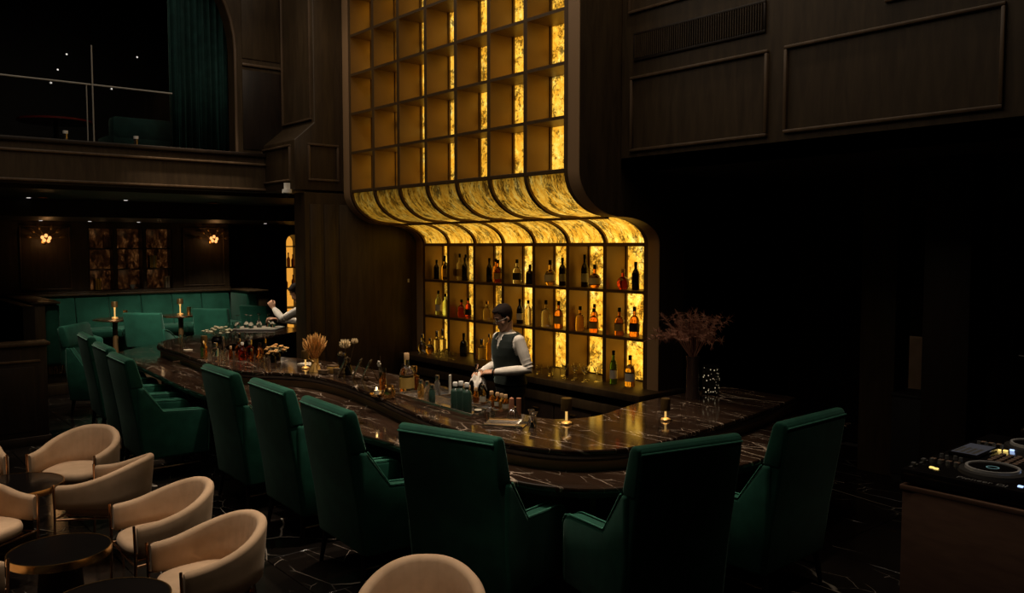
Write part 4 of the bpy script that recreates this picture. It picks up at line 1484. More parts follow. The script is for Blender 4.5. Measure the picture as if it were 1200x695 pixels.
# dried protea in a pot
t = empty('dried_protea', (-7.52, 4.12, ZT), 0, 'dried cream protea flowers on crooked stems in a slim vase', 'dried flowers')
MB().lathe([(0, 0), (.035, 0), (.04, .05), (.022, .10), (.026, .12), (.018, .12), (.015, .02), (0, .02)], n=16).obj('vase', M['black'], t)
M['petal'] = pm('protea_petal', (.72, .58, .36), .75)
for q, (p1, p2, sz) in enumerate((((-.03, -.01, .18), (-.05, -.01, .27), 1.0), ((.03, .02, .2), (.075, .03, .32), .62), ((.0, .02, .16), (-.085, -.04, .20), .35))):
    st = MB().tube([(0, 0, .05), p1, p2], [.005, .004, .004], 6).obj('stem', M['mould'], t)
    fb = MB()
    for ring, (nn, tilt, ln) in enumerate(((10, .25, .085), (10, .55, .07), (8, .95, .05))):
        for k in range(nn):
            a = 2 * PI * k / nn + ring * .3
            d = Vector((math.cos(a) * math.sin(tilt), math.sin(a) * math.sin(tilt), math.cos(tilt)))
            P2 = Vector(p2)
            o = Vector((math.cos(a), math.sin(a), 0)) * .014 * sz
            fb.tube([P2 + o, P2 + o + d * ln * .5 * sz + o * .7, P2 + o + d * ln * sz + o * .3], [.006 * sz, .011 * sz, .002 * sz], 5)
    tag(fb.obj('petals', M['petal'], st), kind='stuff')

# tilted menu boards on a stand
for k, (x, y) in enumerate(((-7.46, 3.97), (-7.26, 4.02), (-7.13, 4.05))):
    t = empty('menu_board', (x, y, ZT), R(-38), ['brown menu board leaning back beside the dried flowers, left of three', 'brown menu board leaning back beside the dried flowers, middle one', 'brown menu board leaning back beside the dried flowers, right one'][k], 'menu', 'leaning menu boards')
    Mx = Matrix.Rotation(R(-24), 4, 'X')
    MB().box(-.065, .065, -.006, .006, .0, .21, .003, M=Mx).obj('board', M['leather'], t)
    MB().box(-.057, .057, -.0075, -.006, .012, .198, .0, M=Mx).obj('page', pm('menu_page', (.16, .10, .06), .6) if k == 0 else bpy.data.materials['menu_page'], t)
    MB().box(-.066, -.060, -.009, .008, 0, .212, .002, M=Mx).box(.060, .066, -.009, .008, 0, .212, .002, M=Mx).obj('metal_edge', M['steel'], t)
    MB().tube([(0, .075, .15), (0, .15, .0)], .004, 6).obj('prop', M['black'], t)

# items of the working station
bottle((-6.21, 3.97, ZT), 'squat', .36, 'clear', 'wood', 'gold', 'large clear spirit bottle with gold paper on the bar', None, rs=1.35)
bottle((-6.34, 4.13, ZT), 'decanter', .22, 'amber', 'brass', None, 'amber jar right behind the large spirit bottle', None, 'jar', 'jar', rs=1.1)
t = empty('cocktail', (-6.50, 3.90, ZT), 0, 'tall amber cocktail with flower garnish beside the gold bowl', 'drink')
inst('glass', MB().lathe([(0, 0), (.034, 0), (.034, .205), (.0315, .205), (.031, .012), (0, .012)], n=18).mesh('glass', M['clear']), t)
MB().lathe([(0, .013), (.0305, .013), (.0305, .16), (0, .16)], n=18).obj('liquid', GL['amber'], t)
gs = MB().tube([(.01, 0, .12), (-.02, -.01, .24), (-.018, -.01, .31)], .003, 6).obj('garnish_stem', M['mould'], t)
fb = MB()
for k in range(6):
    a = k * PI / 3
    fb.ball((-.04 + .02 * math.cos(a), -.01, .235 + .02 * math.sin(a)), .013, (1, .5, 1), 8)
fb.obj('garnish_flower', M['paper'], gs)
t = empty('gold_bowl', (-6.12, 3.74, ZT), 0, 'small gold pouring jug glowing in front of the large spirit bottle', 'jug')
MB().lathe([(0, 0), (.035, 0), (.052, .03), (.048, .07), (.03, .095), (.036, .115), (.032, .115), (.026, .095), (0, .03)], n=20).obj('body', M['brass'], t)
MB().tube([(.03, 0, .10), (.075, 0, .10), (.07, 0, .04), (.048, 0, .03)], .005, 6).obj('handle', M['brass'], t)
t = empty('gold_dish', (-6.30, 3.72, ZT), 0, 'low gold candle dish at the left of the pouring jug', 'dish')
MB().lathe([(0, 0), (.05, 0), (.065, .022), (.060, .022), (.045, .008), (0, .008)], n=22).obj('dish', M['brass'], t)
MB().lathe([(0, .008), (.022, .008), (.022, .05), (0, .05)], n=14).obj('candle', M['paper'], t)
MB().ball((0, 0, .066), .007, (1, 1, 2.0), 8).obj('flame', emit('flame', (1, .6, .2), 14), t)

# station: steel trough with dividers
stn = empty('bar_station', (-5.42, 4.0, ZT), R(-3), 'steel bartender station tray with compartments let into the bar top', 'tray')
MB().box(-.70, .44, -.22, .22, 0, .008, .002).obj('tray', M['steel'], stn)
for y in (-.22, -.02, .22):
    MB().box(-.70, .44, y - .005, y + .005, 0, .042, .002).obj('divider', M['steel'], stn)
for x in (-.70, -.37, -.105, .11, .44):
    MB().box(x - .005, x + .005, -.22 if abs(x) > .4 else -.02, .22, 0, .042, .002).obj('divider', M['steel'], stn)
for x0, x1 in ((-.69, -.38), (-.36, -.115), (-.095, .10), (.12, .43)):
    MB().box(x0, x1, .0, .205, .008, .012, .0).obj('mat', M['black_matt'], stn)
VG = 'small corked bottles along the back of the station'
for k, (x, y) in enumerate(((-5.66, 4.17), (-5.57, 4.165), (-5.46, 4.155), (-5.36, 4.15), (-5.24, 4.145), (-5.16, 4.14), (-5.10, 4.135), (-5.045, 4.13))):
    bottle((x, y, ZT + .0125), 'vial', .125 if k != 3 else .16, 'amber' if k % 3 else 'honey', 'wood' if k != 3 else 'steel', 'cream' if k % 2 else None,
           ('%s small corked bottle from the left along the back of the station' % (ORD + ['eighth'])[k]), VG, rs=1.15)
for k, (x, y) in enumerate(((-5.345, 3.865), (-5.255, 3.855), (-5.165, 3.845))):
    bottle((x, y, ZT + .01), 'soda', .235 - .02 * (k == 0), 'teal', 'white', None, '%s teal bottle with white cap of the three in front of the barman' % ('left', 'middle', 'right')[k], 'three teal bottles', rs=1.15)
for k, (x, y, hh) in enumerate(((-5.76, 3.88, .17), (-5.66, 3.86, .155), (-5.86, 4.05, .19), (-5.96, 3.95, .15))):
    bottle((x, y, ZT + .01), 'vial', hh, ('clear', 'teal', 'clear', 'honey')[k], 'steel', None,
           ['slim clear bottle left of the teal trio', 'slim teal bottle next to the teal trio', 'tall slim clear bottle behind the left end of the station', 'short honey bottle at the left end of the station'][k], 'slim bottles at the left of the station', rs=1.3)
t = empty('muddler', (-5.80, 4.14, ZT + .01), 0, 'pale wooden muddler upright behind the left end of the station', 'muddler')
MB().lathe([(0, 0), (.015, 0), (.012, .08), (.013, .19), (0, .195)], n=12).obj('stick', M['paper'], t)
MB().lathe([(.0165, 0), (.0165, .03), (0, .03)], n=12).obj('foot', M['steel'], t)
M['terracotta'] = pm('reddish_wood', (.42, .17, .09), .6)
for k, (x, y) in enumerate(((-4.90, 4.07), (-4.85, 4.10))):
    t = empty('muddler', (x, y, ZT), 0, ['reddish wooden muddler with rounded top at the right end of the station', 'reddish wooden muddler with flat top at the right end of the station'][k], 'muddler', 'pair of reddish muddlers')
    MB().lathe([(0, 0), (.021, 0), (.020, .11), (.017, .135), (0, .145)] if k == 0 else [(0, 0), (.018, 0), (.020, .14), (0, .14)], n=14).obj('stick', M['terracotta'], t)
    MB().lathe([(.0215, .0), (.0215, .012), (0, .012)], n=14).obj('foot', M['mould'], t)
t = empty('mixing_glass', (-4.90, 3.86, ZT), 0, 'round clear flask at the front of the station', 'flask')
MB().lathe([(0, 0), (.03, 0), (.045, .03), (.04, .065), (.012, .09), (.012, .12), (.016, .125), (0, .125)], n=18).obj('body', M['clear'], t)
MB().lathe([(0, .11), (.009, .11), (.012, .14), (0, .145)], n=12).obj('stopper', M['steel'], t)
t = empty('salt_jar', (-5.03, 3.85, ZT + .01), 0, 'short jar of white salt right of the teal trio', 'jar')
MB().lathe([(0, 0), (.034, 0), (.034, .06), (.031, .06), (.031, .006), (0, .006)], n=18).obj('glass', M['clear'], t)
MB().lathe([(0, .007), (.030, .007), (.030, .045), (0, .048)], n=16).obj('salt', M['paper'], t)
t = empty('ice_strainer', (-4.80, 4.0, ZT), 0, 'domed wire strainer beside the reddish muddlers', 'strainer')
sb = MB()
for k in range(8):
    a = PI * k / 8
    sb.tube([(.05 * math.cos(a) * math.cos(q), .05 * math.sin(a) * math.cos(q), .075 * math.sin(q)) for q in [PI * j / 10 for j in range(11)]], .0022, 5)
sb.tube([(.05 * math.cos(2 * PI * k / 20), .05 * math.sin(2 * PI * k / 20), .002) for k in range(20)], .003, 6, True)
sb.obj('wire_dome', M['steel'], t)
MB().ball((0, 0, .078), .007, (1, 1, 1), 8).obj('knob', M['steel'], t)
# tool tray with spoons and jiggers
tt = empty('tool_tray', (-4.68, 3.83, ZT), R(35), 'shallow tray of bar spoons and tongs at the right of the station', 'tray')
MB().box(-.15, .15, -.09, .09, 0, .006, .002).obj('tray', M['steel'], tt)
for y in (-.09, .09):
    MB().box(-.15, .15, y - .003, y + .003, 0, .016, .001).obj('rim', M['steel'], tt)
for k in range(4):
    t = empty('bar_spoon', (-4.68 + .030 * k - .05, 3.845 - .035 * k + .05, ZT + .020), R(38 + 3 * k), '%s long bar tool in the shallow tray, counted from the back' % ORD[k], 'spoon', 'bar tools in the shallow tray')
    MB().tube([(-.14, 0, .004), (.08, 0, .004)], .004 if k else .0075, 6).obj('handle', M['brass'] if k == 0 else M['steel'], t)
    MB().ball((.095, 0, .006), .016, (1.3, .8, .3), 10).obj('bowl', M['steel'], t)
for k, (x, y) in enumerate(((-4.58, 4.02), (-4.50, 3.93), (-4.66, 4.06))):
    t = empty('jigger', (x, y, ZT), 0, ['steel jigger nearest the lone lamp, rear one', 'small steel jigger in front, nearest the bar edge', 'dark steel jigger beside the muddlers'][k], 'jigger', 'jiggers right of the tool tray')
    MB().lathe([(0, 0), (.022, 0), (.009, .04), (.026, .085), (.024, .085), (.005, .042), (0, .042)], n=16).obj('cups', M['steel'], t)
    MB().lathe([(.0095, .037), (.012, .04), (.0095, .043)], n=14).obj('waist_ring', M['brass'], t)

# vase with reddish dried plumes, patterned lantern
t = empty('plume_vase', (-4.50, 5.74, ZT), 0, 'tall dark glass vase of reddish dried plumes on the shaded right arm', 'vase')
MB().lathe([(0, 0), (.06, 0), (.055, .05), (.05, .30), (.058, .36), (.052, .36), (.045, .30), (.045, .02), (0, .02)], n=20).obj('vessel', pm('smoked_vase', (.06, .035, .03), .12), t)
M['plume'] = pm('dried_plume', (.30, .13, .08), .9)
pb, ps = MB(), MB()
rp = random.Random(11)
for k in range(34):
    a = rp.uniform(0, 2 * PI)
    sp = rp.uniform(.12, 1.0)
    d = Vector((math.cos(a), math.sin(a), 0))
    p0, p1 = Vector((0, 0, .05)), d * .03 + Vector((0, 0, .36))
    p2 = d * .15 * sp + Vector((0, 0, .36 + .16))
    p3 = d * .37 * sp + Vector((0, 0, .60 + rp.uniform(-.08, .14) - .05 * sp))
    ps.tube([p0, p1, p2, p3], [.003, .003, .002, .0015], 4)
    for q in range(80):
        u = rp.random()
        c = p2.lerp(p3, u * 1.1)
        dd = Vector((rp.gauss(0, 1), rp.gauss(0, 1), rp.gauss(.3, 1))).normalized()
        ln = rp.uniform(.025, .075)
        sd = dd.orthogonal().normalized() * .0022
        pb.quads([c - sd, c + sd, c + dd * ln], [(0, 1, 2)])
tag(ps.obj('stems', M['plume'], t), kind='stuff')
tag(pb.obj('plumes', M['plume'], t, False), kind='stuff')
t = empty('lantern', (-4.52, 6.02, ZT), R(20), 'square pierced candle lantern sparkling beside the plume vase', 'lantern')
MB().box(-.06, .06, -.06, .06, 0, .012, .003).obj('base', M['black'], t)
MB().box(-.06, .06, -.06, .06, .235, .25, .003).obj('top', M['black'], t)
m, N, L, bs = new_mat('pierced_screen')
tc = N.new('ShaderNodeTexCoord')
vo = N.new('ShaderNodeTexVoronoi')
vo.inputs['Scale'].default_value = 46
L.new(tc.outputs['Object'], vo.inputs['Vector'])
rr_ = ramp(N, [(.16, (1, .82, .5)), (.26, (0, 0, 0))])
L.new(vo.outputs['Distance'], rr_.inputs['Fac'])
L.new(rr_.outputs['Color'], bs.inputs['Emission Color'])
bs.inputs['Emission Strength'].default_value = .55
bs.inputs['Base Color'].default_value = (.02, .015, .012, 1)
for q in range(4):
    MB().box(-.058, .058, -.059, -.055, .012, .235, M=Matrix.Rotation(q * PI / 2, 4, 'Z')).obj('screen', m, t)

# tent cards on the ledge
TENT = MB().prism([(-.045, 0), (0, .13), (.045, 0), (.041, 0), (0, .119), (-.041, 0)], -.04, .04, 'y').mesh('tent_card', M['clear'], False)
for k, (x, y, a, lab) in enumerate(((-9.75, 3.16, 5, 'clear folded tent card on the ledge at the left lobe, before the second seat'), (-8.45, 3.12, 5, 'clear folded tent card on the ledge beside the chair with its side showing'), (-5.98, 3.38, -8, 'clear folded tent card on the ledge left of the nearest middle chair'),
                                 (-4.95, 3.35, 0, 'clear folded tent card on the ledge above the chair back facing us'), (-3.50, 4.35, 85, 'clear folded tent card on the ledge at the nose of the bar'))):
    single('tent_card', TENT, (x, y, .781), lab, 'card', 'tent cards on the drinks ledge', (0, 0, R(a)))

# left lobe: bottles, glasses, small dried flowers
single('highball', HIGH, (-10.92, 3.62, ZT), 'tall empty glass at the far left of the left lobe', 'glass')
t = empty('coaster', (-10.55, 3.56, ZT), 0, 'white coaster at the left edge of the left lobe', 'coaster')
MB().lathe([(0, 0), (.055, 0), (.055, .006), (0, .006)], n=24).obj('disc', M['paper'], t)
MB().lathe([(.047, .006), (.055, .006), (.055, .010), (.047, .010)], n=24).obj('rim', M['paper'], t)
t = empty('gold_shaker', (-9.66, 3.44, ZT), 0, 'faceted gold shaker on the left lobe below the lamp', 'shaker')
MB().lathe([(0, 0), (.034, 0), (.042, .02), (.036, .045), (.042, .07), (.036, .095), (.042, .12), (.036, .145), (0, .15)], n=12).obj('body', M['brass'], t)
MB().lathe([(0, .15), (.03, .15), (.022, .19), (.012, .20), (0, .215)], n=12).obj('lid', M['brass'], t)
LB = [(-10.02, 3.80, .20, 'vial', 'clear', 'steel', 'clear slim bottle behind the gold shaker'), (-9.78, 3.62, .16, 'decanter', 'clear', 'steel', 'short clear bottle right beside the gold shaker'),
      (-9.90, 3.95, .24, 'tall', 'dark', 'steel', 'tall dark bottle at the back of the left lobe'), (-9.70, 3.88, .25, 'tall', 'dark', 'black', 'black tall bottle in the middle of the left lobe'),
      (-9.52, 3.80, .22, 'squat', 'amber', 'steel', 'amber bottle in the middle of the left lobe'), (-9.42, 3.66, .15, 'vial', 'amber', 'wood', 'small corked amber bottle at the front of the left lobe'),
      (-9.40, 3.88, .21, 'decanter', 'red', 'steel', 'reddish decanter on the left lobe'), (-9.28, 3.74, .20, 'squat', 'red', 'white', 'reddish bottle with white cap on the left lobe'),
      (-9.22, 3.92, .19, 'squat', 'amber', 'black', 'amber bottle with black cap at the right of the left lobe'), (-9.12, 3.78, .14, 'vial', 'amber', 'steel', 'small amber bottle at the right front of the left lobe'),
      (-9.30, 4.02, .22, 'vial', 'dark', 'brass', 'slim dark bottle with brass cap at the back of the left lobe')]
for x, y, h, sh, gl, cp, lab in LB:
    bottle((x, y, ZT), sh, h, gl, cp, None, lab, 'bottles on the left lobe of the bar')
for k, (x, y) in enumerate(((-9.60, 3.66), (-9.36, 3.56), (-9.02, 3.86))):
    single('tumbler', TUMB, (x, y, ZT), ['tumbler in front of the amber bottle on the left lobe', 'tumbler at the front edge of the left lobe', 'tumbler at the right end of the left lobe'][k], 'glass', 'tumblers on the left lobe')


def posy(loc, r, h, col, label, nfl, seed, name='flower_posy'):
    t = empty(name, loc, 0, label, 'flowers')
    MB().lathe([(0, 0), (r * .35, 0), (r * .4, .05), (r * .3, .08), (r * .34, .09), (r * .28, .09), (0, .02)], n=16).obj('pot', M['black'], t)
    rr = random.Random(seed)
    s, fl, lv = MB(), MB(), MB()
    for k in range(nfl):
        a, q = rr.uniform(0, 2 * PI), rr.random() ** .6
        p = Vector((math.cos(a) * r * q, math.sin(a) * r * q, .07 + h * (1 - .5 * q * q) * rr.uniform(.75, 1)))
        s.tube([(0, 0, .05), (p.x * .4, p.y * .4, p.z * .6 + .03), p], .0018, 4)
        for j in range(6):
            an = j * PI / 3
            fl.ball((p.x + .014 * math.cos(an), p.y + .014 * math.sin(an), p.z + .004 * (j % 2)), .012, (1, 1, .7), 6)
        for j in range(2):
            d = Vector((rr.gauss(0, 1), rr.gauss(0, 1), rr.gauss(.2, .6))).normalized()
            lv.ball((p.x * .8 + d.x * .03, p.y * .8 + d.y * .03, p.z * .85 + d.z * .02), .022, (1, .35, .2), 6, None, (0, -d.z, math.atan2(d.y, d.x)))
    tag(s.obj('stems', M['mould'], t), kind='stuff')
    tag(fl.obj('blossoms', col, t), kind='stuff')
    tag(lv.obj('leaves', M['sage'], t), kind='stuff')
    return t


M['sage'] = pm('sage_leaf', (.20, .21, .12), .8)
M['creamy'] = pm('cream_blossom', (.62, .58, .40), .8)
M['golden'] = pm('golden_blossom', (.65, .36, .12), .8)
posy((-11.05, 4.12, ZT), .21, .17, M['creamy'], 'loose posy of cream and sage flowers at the bend of the bar', 26, 4)
posy((-9.08, 4.06, ZT), .12, .10, M['golden'], 'small golden dried posy on the left lobe', 14, 5)
posy((-8.86, 3.92, ZT), .08, .06, M['golden'], 'tiny golden sprig at the right end of the left lobe', 8, 6)

# second station on the left arm: white tray, upturned wine glasses
t = empty('ice_tray', (-12.55, 5.32, ZT), R(48), 'white cloth-lined tray under the upturned wine glasses', 'tray')
MB().box(-.34, .34, -.26, .26, 0, .02, .006).obj('tray', M['white'], t)
MB().box(-.32, .32, -.24, .24, .018, .026, .004).obj('cloth', M['paper'], t)
WINE = MB().lathe([(.036, 0), (.042, .03), (.04, .07), (.02, .095), (.004, .105), (.004, .19), (.03, .197), (.032, .20), (0, .20)], n=16).mesh('wine_glass', M['clear'])
for k, (dx, dy) in enumerate(((-.26, -.18), (-.17, -.05), (-.06, -.16), (.02, -.02), (-.04, .14), (.12, .10), (.22, .02))):
    c_, s_ = math.cos(R(48)), math.sin(R(48))
    single('wine_glass', WINE, (-12.55 + dx * c_ - dy * s_, 5.32 + dx * s_ + dy * c_, ZT + .027), '%s upturned wine glass on the white tray, counted from its left end' % ORD[k], 'glass', 'upturned wine glasses on the white tray')
for k, (x, y) in enumerate(((-12.25, 4.72), (-12.32, 4.85))):
    single('highball', HIGH, (x, y, ZT), ['tall clear glass left of the white tray, outer one', 'tall clear glass left of the white tray, inner one'][k], 'glass', 'tall glasses left of the white tray')
# ------------------------------------------------------------------ people
M['skin'] = pm('skin', (.50, .27, .17), .5)
M['hair'] = pm('hair', (.010, .006, .005), .85, Specular_IOR_Level=.15)
M['shirt'] = fabric('white_shirt', (.62, .57, .52), (.72, .67, .61), 12, .1, .85, (1, 1, 1))
M['vest'] = fabric('dark_vest', (.008, .012, .011), (.013, .018, .017), 12, .15, .8, (.6, .8, .7))
M['trouser'] = fabric('black_trousers', (.008, .008, .009), (.013, .013, .014), 12, .05, .9, (.6, .6, .6))


def remesh(o, vox, it=3):
    m = o.modifiers.new('r', 'REMESH')
    m.mode = 'VOXEL'
    m.voxel_size = vox
    m.use_smooth_shade = True
    s = o.modifiers.new('s', 'SMOOTH')
    s.iterations = it
    s.factor = .5
    dg = bpy.context.evaluated_depsgraph_get()
    me = bpy.data.meshes.new_from_object(o.evaluated_get(dg))
    o.modifiers.clear()
    o.data = me
    for p in me.polygons:
        p.use_smooth = True
    return o


TORSO = [(.84, .0, .150, .105), (.92, .0, .165, .118), (1.00, -.005, .158, .112), (1.08, -.008, .145, .102), (1.17, -.008, .150, .106), (1.27, -.005, .165, .116), (1.35, 0, .175, .114), (1.41, .006, .172, .10), (1.455, .008, .135, .082), (1.485, .004, .078, .062), (1.50, .0, .058, .056)]


def torso_rings(grow, z0=.84, z1=1.51, n=28, sub=3, XF=None):
    pr = []
    for a, b in zip(TORSO, TORSO[1:]):
        for j in range(sub):
            pr.append([a[i] + (b[i] - a[i]) * j / sub for i in range(4)])
    pr.append(list(TORSO[-1]))
    rings = []
    for z, cy_, hx, hy in pr:
        if z < z0 - 1e-6 or z > z1:
            continue
        rg = []
        for k in range(n):
            a = 2 * PI * k / n
            ca, sa = math.cos(a), math.sin(a)
            q = (abs(ca) ** 2.5 + abs(sa) ** 2.5) ** (-1 / 2.5)
            p = Vector(((hx + grow) * ca * q, cy_ + (hy + grow) * sa * q, z))
            rg.append(XF(p) if XF else p)
        rings.append(rg)
    return rings


def hand(mb, wrist, d, back, side, curl=.55):
    """five separate fingers; d = pointing direction, back = back of hand, side = +1 if thumb lies towards d x back"""
    Y = Vector(d).normalized()
    Z = Vector(back)
    Z = (Z - Y * Z.dot(Y)).normalized()
    X = Y.cross(Z)
    W = Vector(wrist)

    def P(x, y, z):
        return W + X * x + Y * y + Z * z
    for x in (-.026, -.009, .009, .026):
        mb.tube([P(x * .55, -.01, 0), P(x * .9, .035, .003), P(x, .088, .002)], [.016, .016, .0125], 8)
    for i, (x, ln) in enumerate(((-.030, .060), (-.010, .076), (.011, .082), (.031, .072))):
        if side < 0:
            x = -x
        p = P(x, .088, .0)
        pts, rad = [p], [.0095]
        a = .25
        for q in range(3):
            sl = ln * (.45, .32, .25)[q]
            a += curl * (.7 if q == 0 else 1.0)
            p = p + (Y * math.cos(a) - Z * math.sin(a)) * sl
            pts.append(p)
            rad.append((.0088, .0082, .0062)[q])
        mb.tube(pts, rad, 8)
    s = side
    mb.tube([P(s * .018, .012, -.004), P(s * .045, .045, -.014), P(s * .052, .075, -.026), P(s * .046, .098, -.038)], [.014, .0125, .0105, .007], 8)


HEAD = [(-.118, .022, -.078, -.035), (-.105, .040, -.094, -.005), (-.08, .053, -.098, .025), (-.05, .062, -.094, .055), (-.02, .069, -.091, .078), (.01, .073, -.090, .092), (.04, .075, -.091, .099), (.07, .072, -.086, .096), (.095, .062, -.068, .082), (.112, .045, -.045, .062), (.122, .02, -.012, .03)]


def head_ring(z, hx, yf, yb, g=0.0, n=28):
    c, hy = (yf + yb) / 2, (yb - yf) / 2
    return [Vector(((hx + g) * math.cos(2 * PI * k / n), c + (hy + g) * math.sin(2 * PI * k / n), z)) for k in range(n)]


def person(loc, rz, label, lean, nod, turn, armL, armR, vest=True, glasses=False):
    t = empty('person', loc, rz, label, 'person')
    RL = Matrix.Rotation(lean, 3, 'X')
    piv = Vector((0, 0, .98))

    def XF(p):
        p = Vector(p)
        w_ = max(0, min(1, (p.z - .92) / .2))
        return p.lerp(piv + RL @ (p - piv), w_)
    nb = XF((0, .0, 1.49))
    hc = XF((0, -.012, 1.645))
    RH = Matrix.Rotation(turn, 4, 'Z') @ Matrix.Rotation(lean + nod, 4, 'X')
    HM = Matrix.Translation(hc + Vector((0, -.04 * math.sin(nod), -.01))) @ RH
    b = MB()
    b.loft(torso_rings(-.008, XF=XF))
    b.tube([nb + Vector((0, .01, -.05)), nb, HM @ Vector((0, .02, -.06)), HM @ Vector((0, .01, -.02))], [.06, .054, .052, .05], 16)
    b.loft([head_ring(*h) for h in HEAD], M=HM)
    # nose, brow, lips, chin, ears
    b.loft([[Vector((x * s, y, z)) for x, y in ((-.008, -.086), (0, -.086 - dp), (.008, -.086), (0, -.075))] for z, dp, s in ((.022, .006, .8), (.0, .014, 1.0), (-.02, .024, 1.4), (-.033, .026, 1.9), (-.042, .010, 1.6))], M=HM)
    b.tube([(-.045, -.072, .026), (-.02, -.088, .031), (0, -.088, .027), (.02, -.088, .031), (.045, -.072, .026)], [.006, .008, .007, .008, .006], 8, M=HM)
    b.tube([(-.024, -.088, -.062), (0, -.099, -.060), (.024, -.088, -.062)], [.004, .007, .004], 8, M=HM)
    b.tube([(-.020, -.089, -.072), (0, -.098, -.073), (.020, -.089, -.072)], [.004, .007, .004], 8, M=HM)
    b.ball((0, -.085, -.105), .018, (1.2, .8, .8), 10, M=HM)
    for s in (-1, 1):
        b.ball((s * .076, .012, -.005), .03, (.28, .62, 1.05), 10, M=HM, rot=(.15, 0, s * .35))
        b.ball((s * .055, -.04, -.03), .03, (.7, .9, .8), 10, M=HM)
    for s, A in ((1, armL), (-1, armR)):
        sh = XF((s * .186, .01, 1.415))
        el, wr, d, bk, sd, cu = A
        el, wr = Vector(el), Vector(wr)
        b.tube([sh, sh.lerp(el, .5), el, el.lerp(wr, .4), wr], [.046, .042, .036, .036, .025], 12)
        b.ball(sh, .05, (1, 1, 1), 12)
        b.tube([wr, wr + Vector(d).normalized() * .02], [.025, .024], 10)
        hand(b, wr + Vector(d).normalized() * .012, d, bk, sd, cu)
    for s in (-1, 1):
        b.tube([(s * .085, 0, .90), (s * .095, -.012, .50), (s * .097, .0, .30), (s * .10, .022, .085)], [.082, .056, .05, .036], 14)
        b.tube([(s * .10, .05, .045), (s * .105, -.05, .045), (s * .115, -.16, .03)], [.036, .04, .03], 10)
    body = remesh(b.obj('body', M['skin'], t), .0048, 2)
    # eyes
    for s in (-1, 1):
        eb = MB().ball((s * .031, -.0765, .003), .0125, (1, .8, .75), 10, M=HM).obj('eye', M['white'], t)
        MB().ball((s * .031, -.0862, -.001), .0055, (1, .4, 1), 8, M=HM).obj('iris', M['black'], eb)
    # hair
    hb = MB()
    n = 28
    rings = []
    fin = []
    for a, c in zip(HEAD[2:], HEAD[3:]):
        for j in range(3):
            fin.append([a[i] + (c[i] - a[i]) * j / 3 for i in range(4)])
    fin.append(list(HEAD[-1]))
    fin.append([.130, .003, .005, .012])
    for z, hx, yf, yb in fin:
        top = max(0, (z - .03) / .09)
        rings.append(head_ring(z * (1 + .06 * top), hx, yf - .002 * top, yb, .006 + .007 * top))
    bm = bmesh.new()
    rv = [[bm.verts.new(HM @ p) for p in rg] for rg in rings]
    for i in range(len(rv) - 1):
        for k in range(n):
            a = 2 * PI * (k + .5) / n
            fr = -math.sin(a)           # 1 at the face
            line = .085 if fr > .62 else (.085 - (.62 - fr) * .20 if fr > .2 else (-.012 if fr > -.25 else -.055))
            if (fin[i][0] + fin[i + 1][0]) / 2 > line:
                bm.faces.new((rv[i][k], rv[i][(k + 1) % n], rv[i + 1][(k + 1) % n], rv[i + 1][k]))
    bm.faces.new(rv[-1])
    bmesh.ops.delete(bm, geom=[v for v in bm.verts if not v.link_faces], context='VERTS')
    bmesh.ops.recalc_face_normals(bm, faces=bm.faces[:])
    hb.bm.free()
    hb.bm = bm
    ho = hb.obj('hair', M['hair'], t, True, 80)
    so_ = ho.modifiers.new('thick', 'SOLIDIFY')
    so_.thickness = .008
    so_.offset = 0
    for s in (-1, 1):
        MB().tube([(s * .018, -.0925, .033), (s * .033, -.0915, .038), (s * .05, -.078, .031)], [.003, .004, .002], 6, M=HM).obj('eyebrow', M['hair'], t)
    if glasses:
        gb = MB()
        for s in (-1, 1):
            gb.tube([(s * .033 + .023 * math.cos(2 * PI * k / 18), -.103, .0 + .019 * math.sin(2 * PI * k / 18)) for k in range(18)], .0014, 5, True, HM)
            gb.tube([(s * .056, -.101, .004), (s * .080, -.06, .006), (s * .082, .015, .004)], .0014, 5, False, HM)
        gb.tube([(-.010, -.104, .003), (0, -.107, .006), (.010, -.104, .003)], .0014, 5, False, HM)
        gb.obj('spectacles', M['steel'], t)
    # shirt: torso and sleeves as one garment
    b = MB()
    b.loft(torso_rings(.006, .90, 1.495, XF=XF))
    for s, A in ((1, armL), (-1, armR)):
        sh = XF((s * .184, .01, 1.415))
        el, wr = Vector(A[0]), Vector(A[1])
        b.ball(sh, .056, (1, 1, 1), 12)
        v = (wr - el).normalized()
        b.tube([sh + Vector((-s * .05, 0, .0)), sh, sh.lerp(el, .4), sh.lerp(el, .75), el, el.lerp(wr, .3), el.lerp(wr, .7), wr - v * .03, wr - v * .012], [.05, .056, .058, .053, .050, .050, .046, .037, .036], 14)
        for q in (.55, .68, .82, .93):
            p = sh.lerp(el, q)
            dd = (el - sh).normalized()
            b.tube([p - dd * .008, p, p + dd * .008], [.048, .0575, .048], 14)
    remesh(b.obj('shirt', M['shirt'], t), .006, 2)
    cb = MB()
    for s in (-1, 1):
        c0, c1 = XF((s * .012, -.066, 1.475)), XF((s * .060, .02, 1.515))
        c2 = XF((s * .045, -.115, 1.425))
        c3 = XF((0, .066, 1.520))
        c4 = XF((s * .085, .0, 1.475))
        c5 = XF((0, .082, 1.480))
        vs = [c0, c1, c3, c5, c4, c2]
        cb.quads(vs + [p + Vector((s * .004, -.004, .003)) for p in vs], [(0, 1, 4, 5), (1, 2, 3, 4), (6, 7, 10, 11), (7, 8, 9, 10), (0, 5, 11, 6), (5, 4, 10, 11), (4, 3, 9, 10)])
    cb.obj('collar', M['shirt'], t, True, 80)
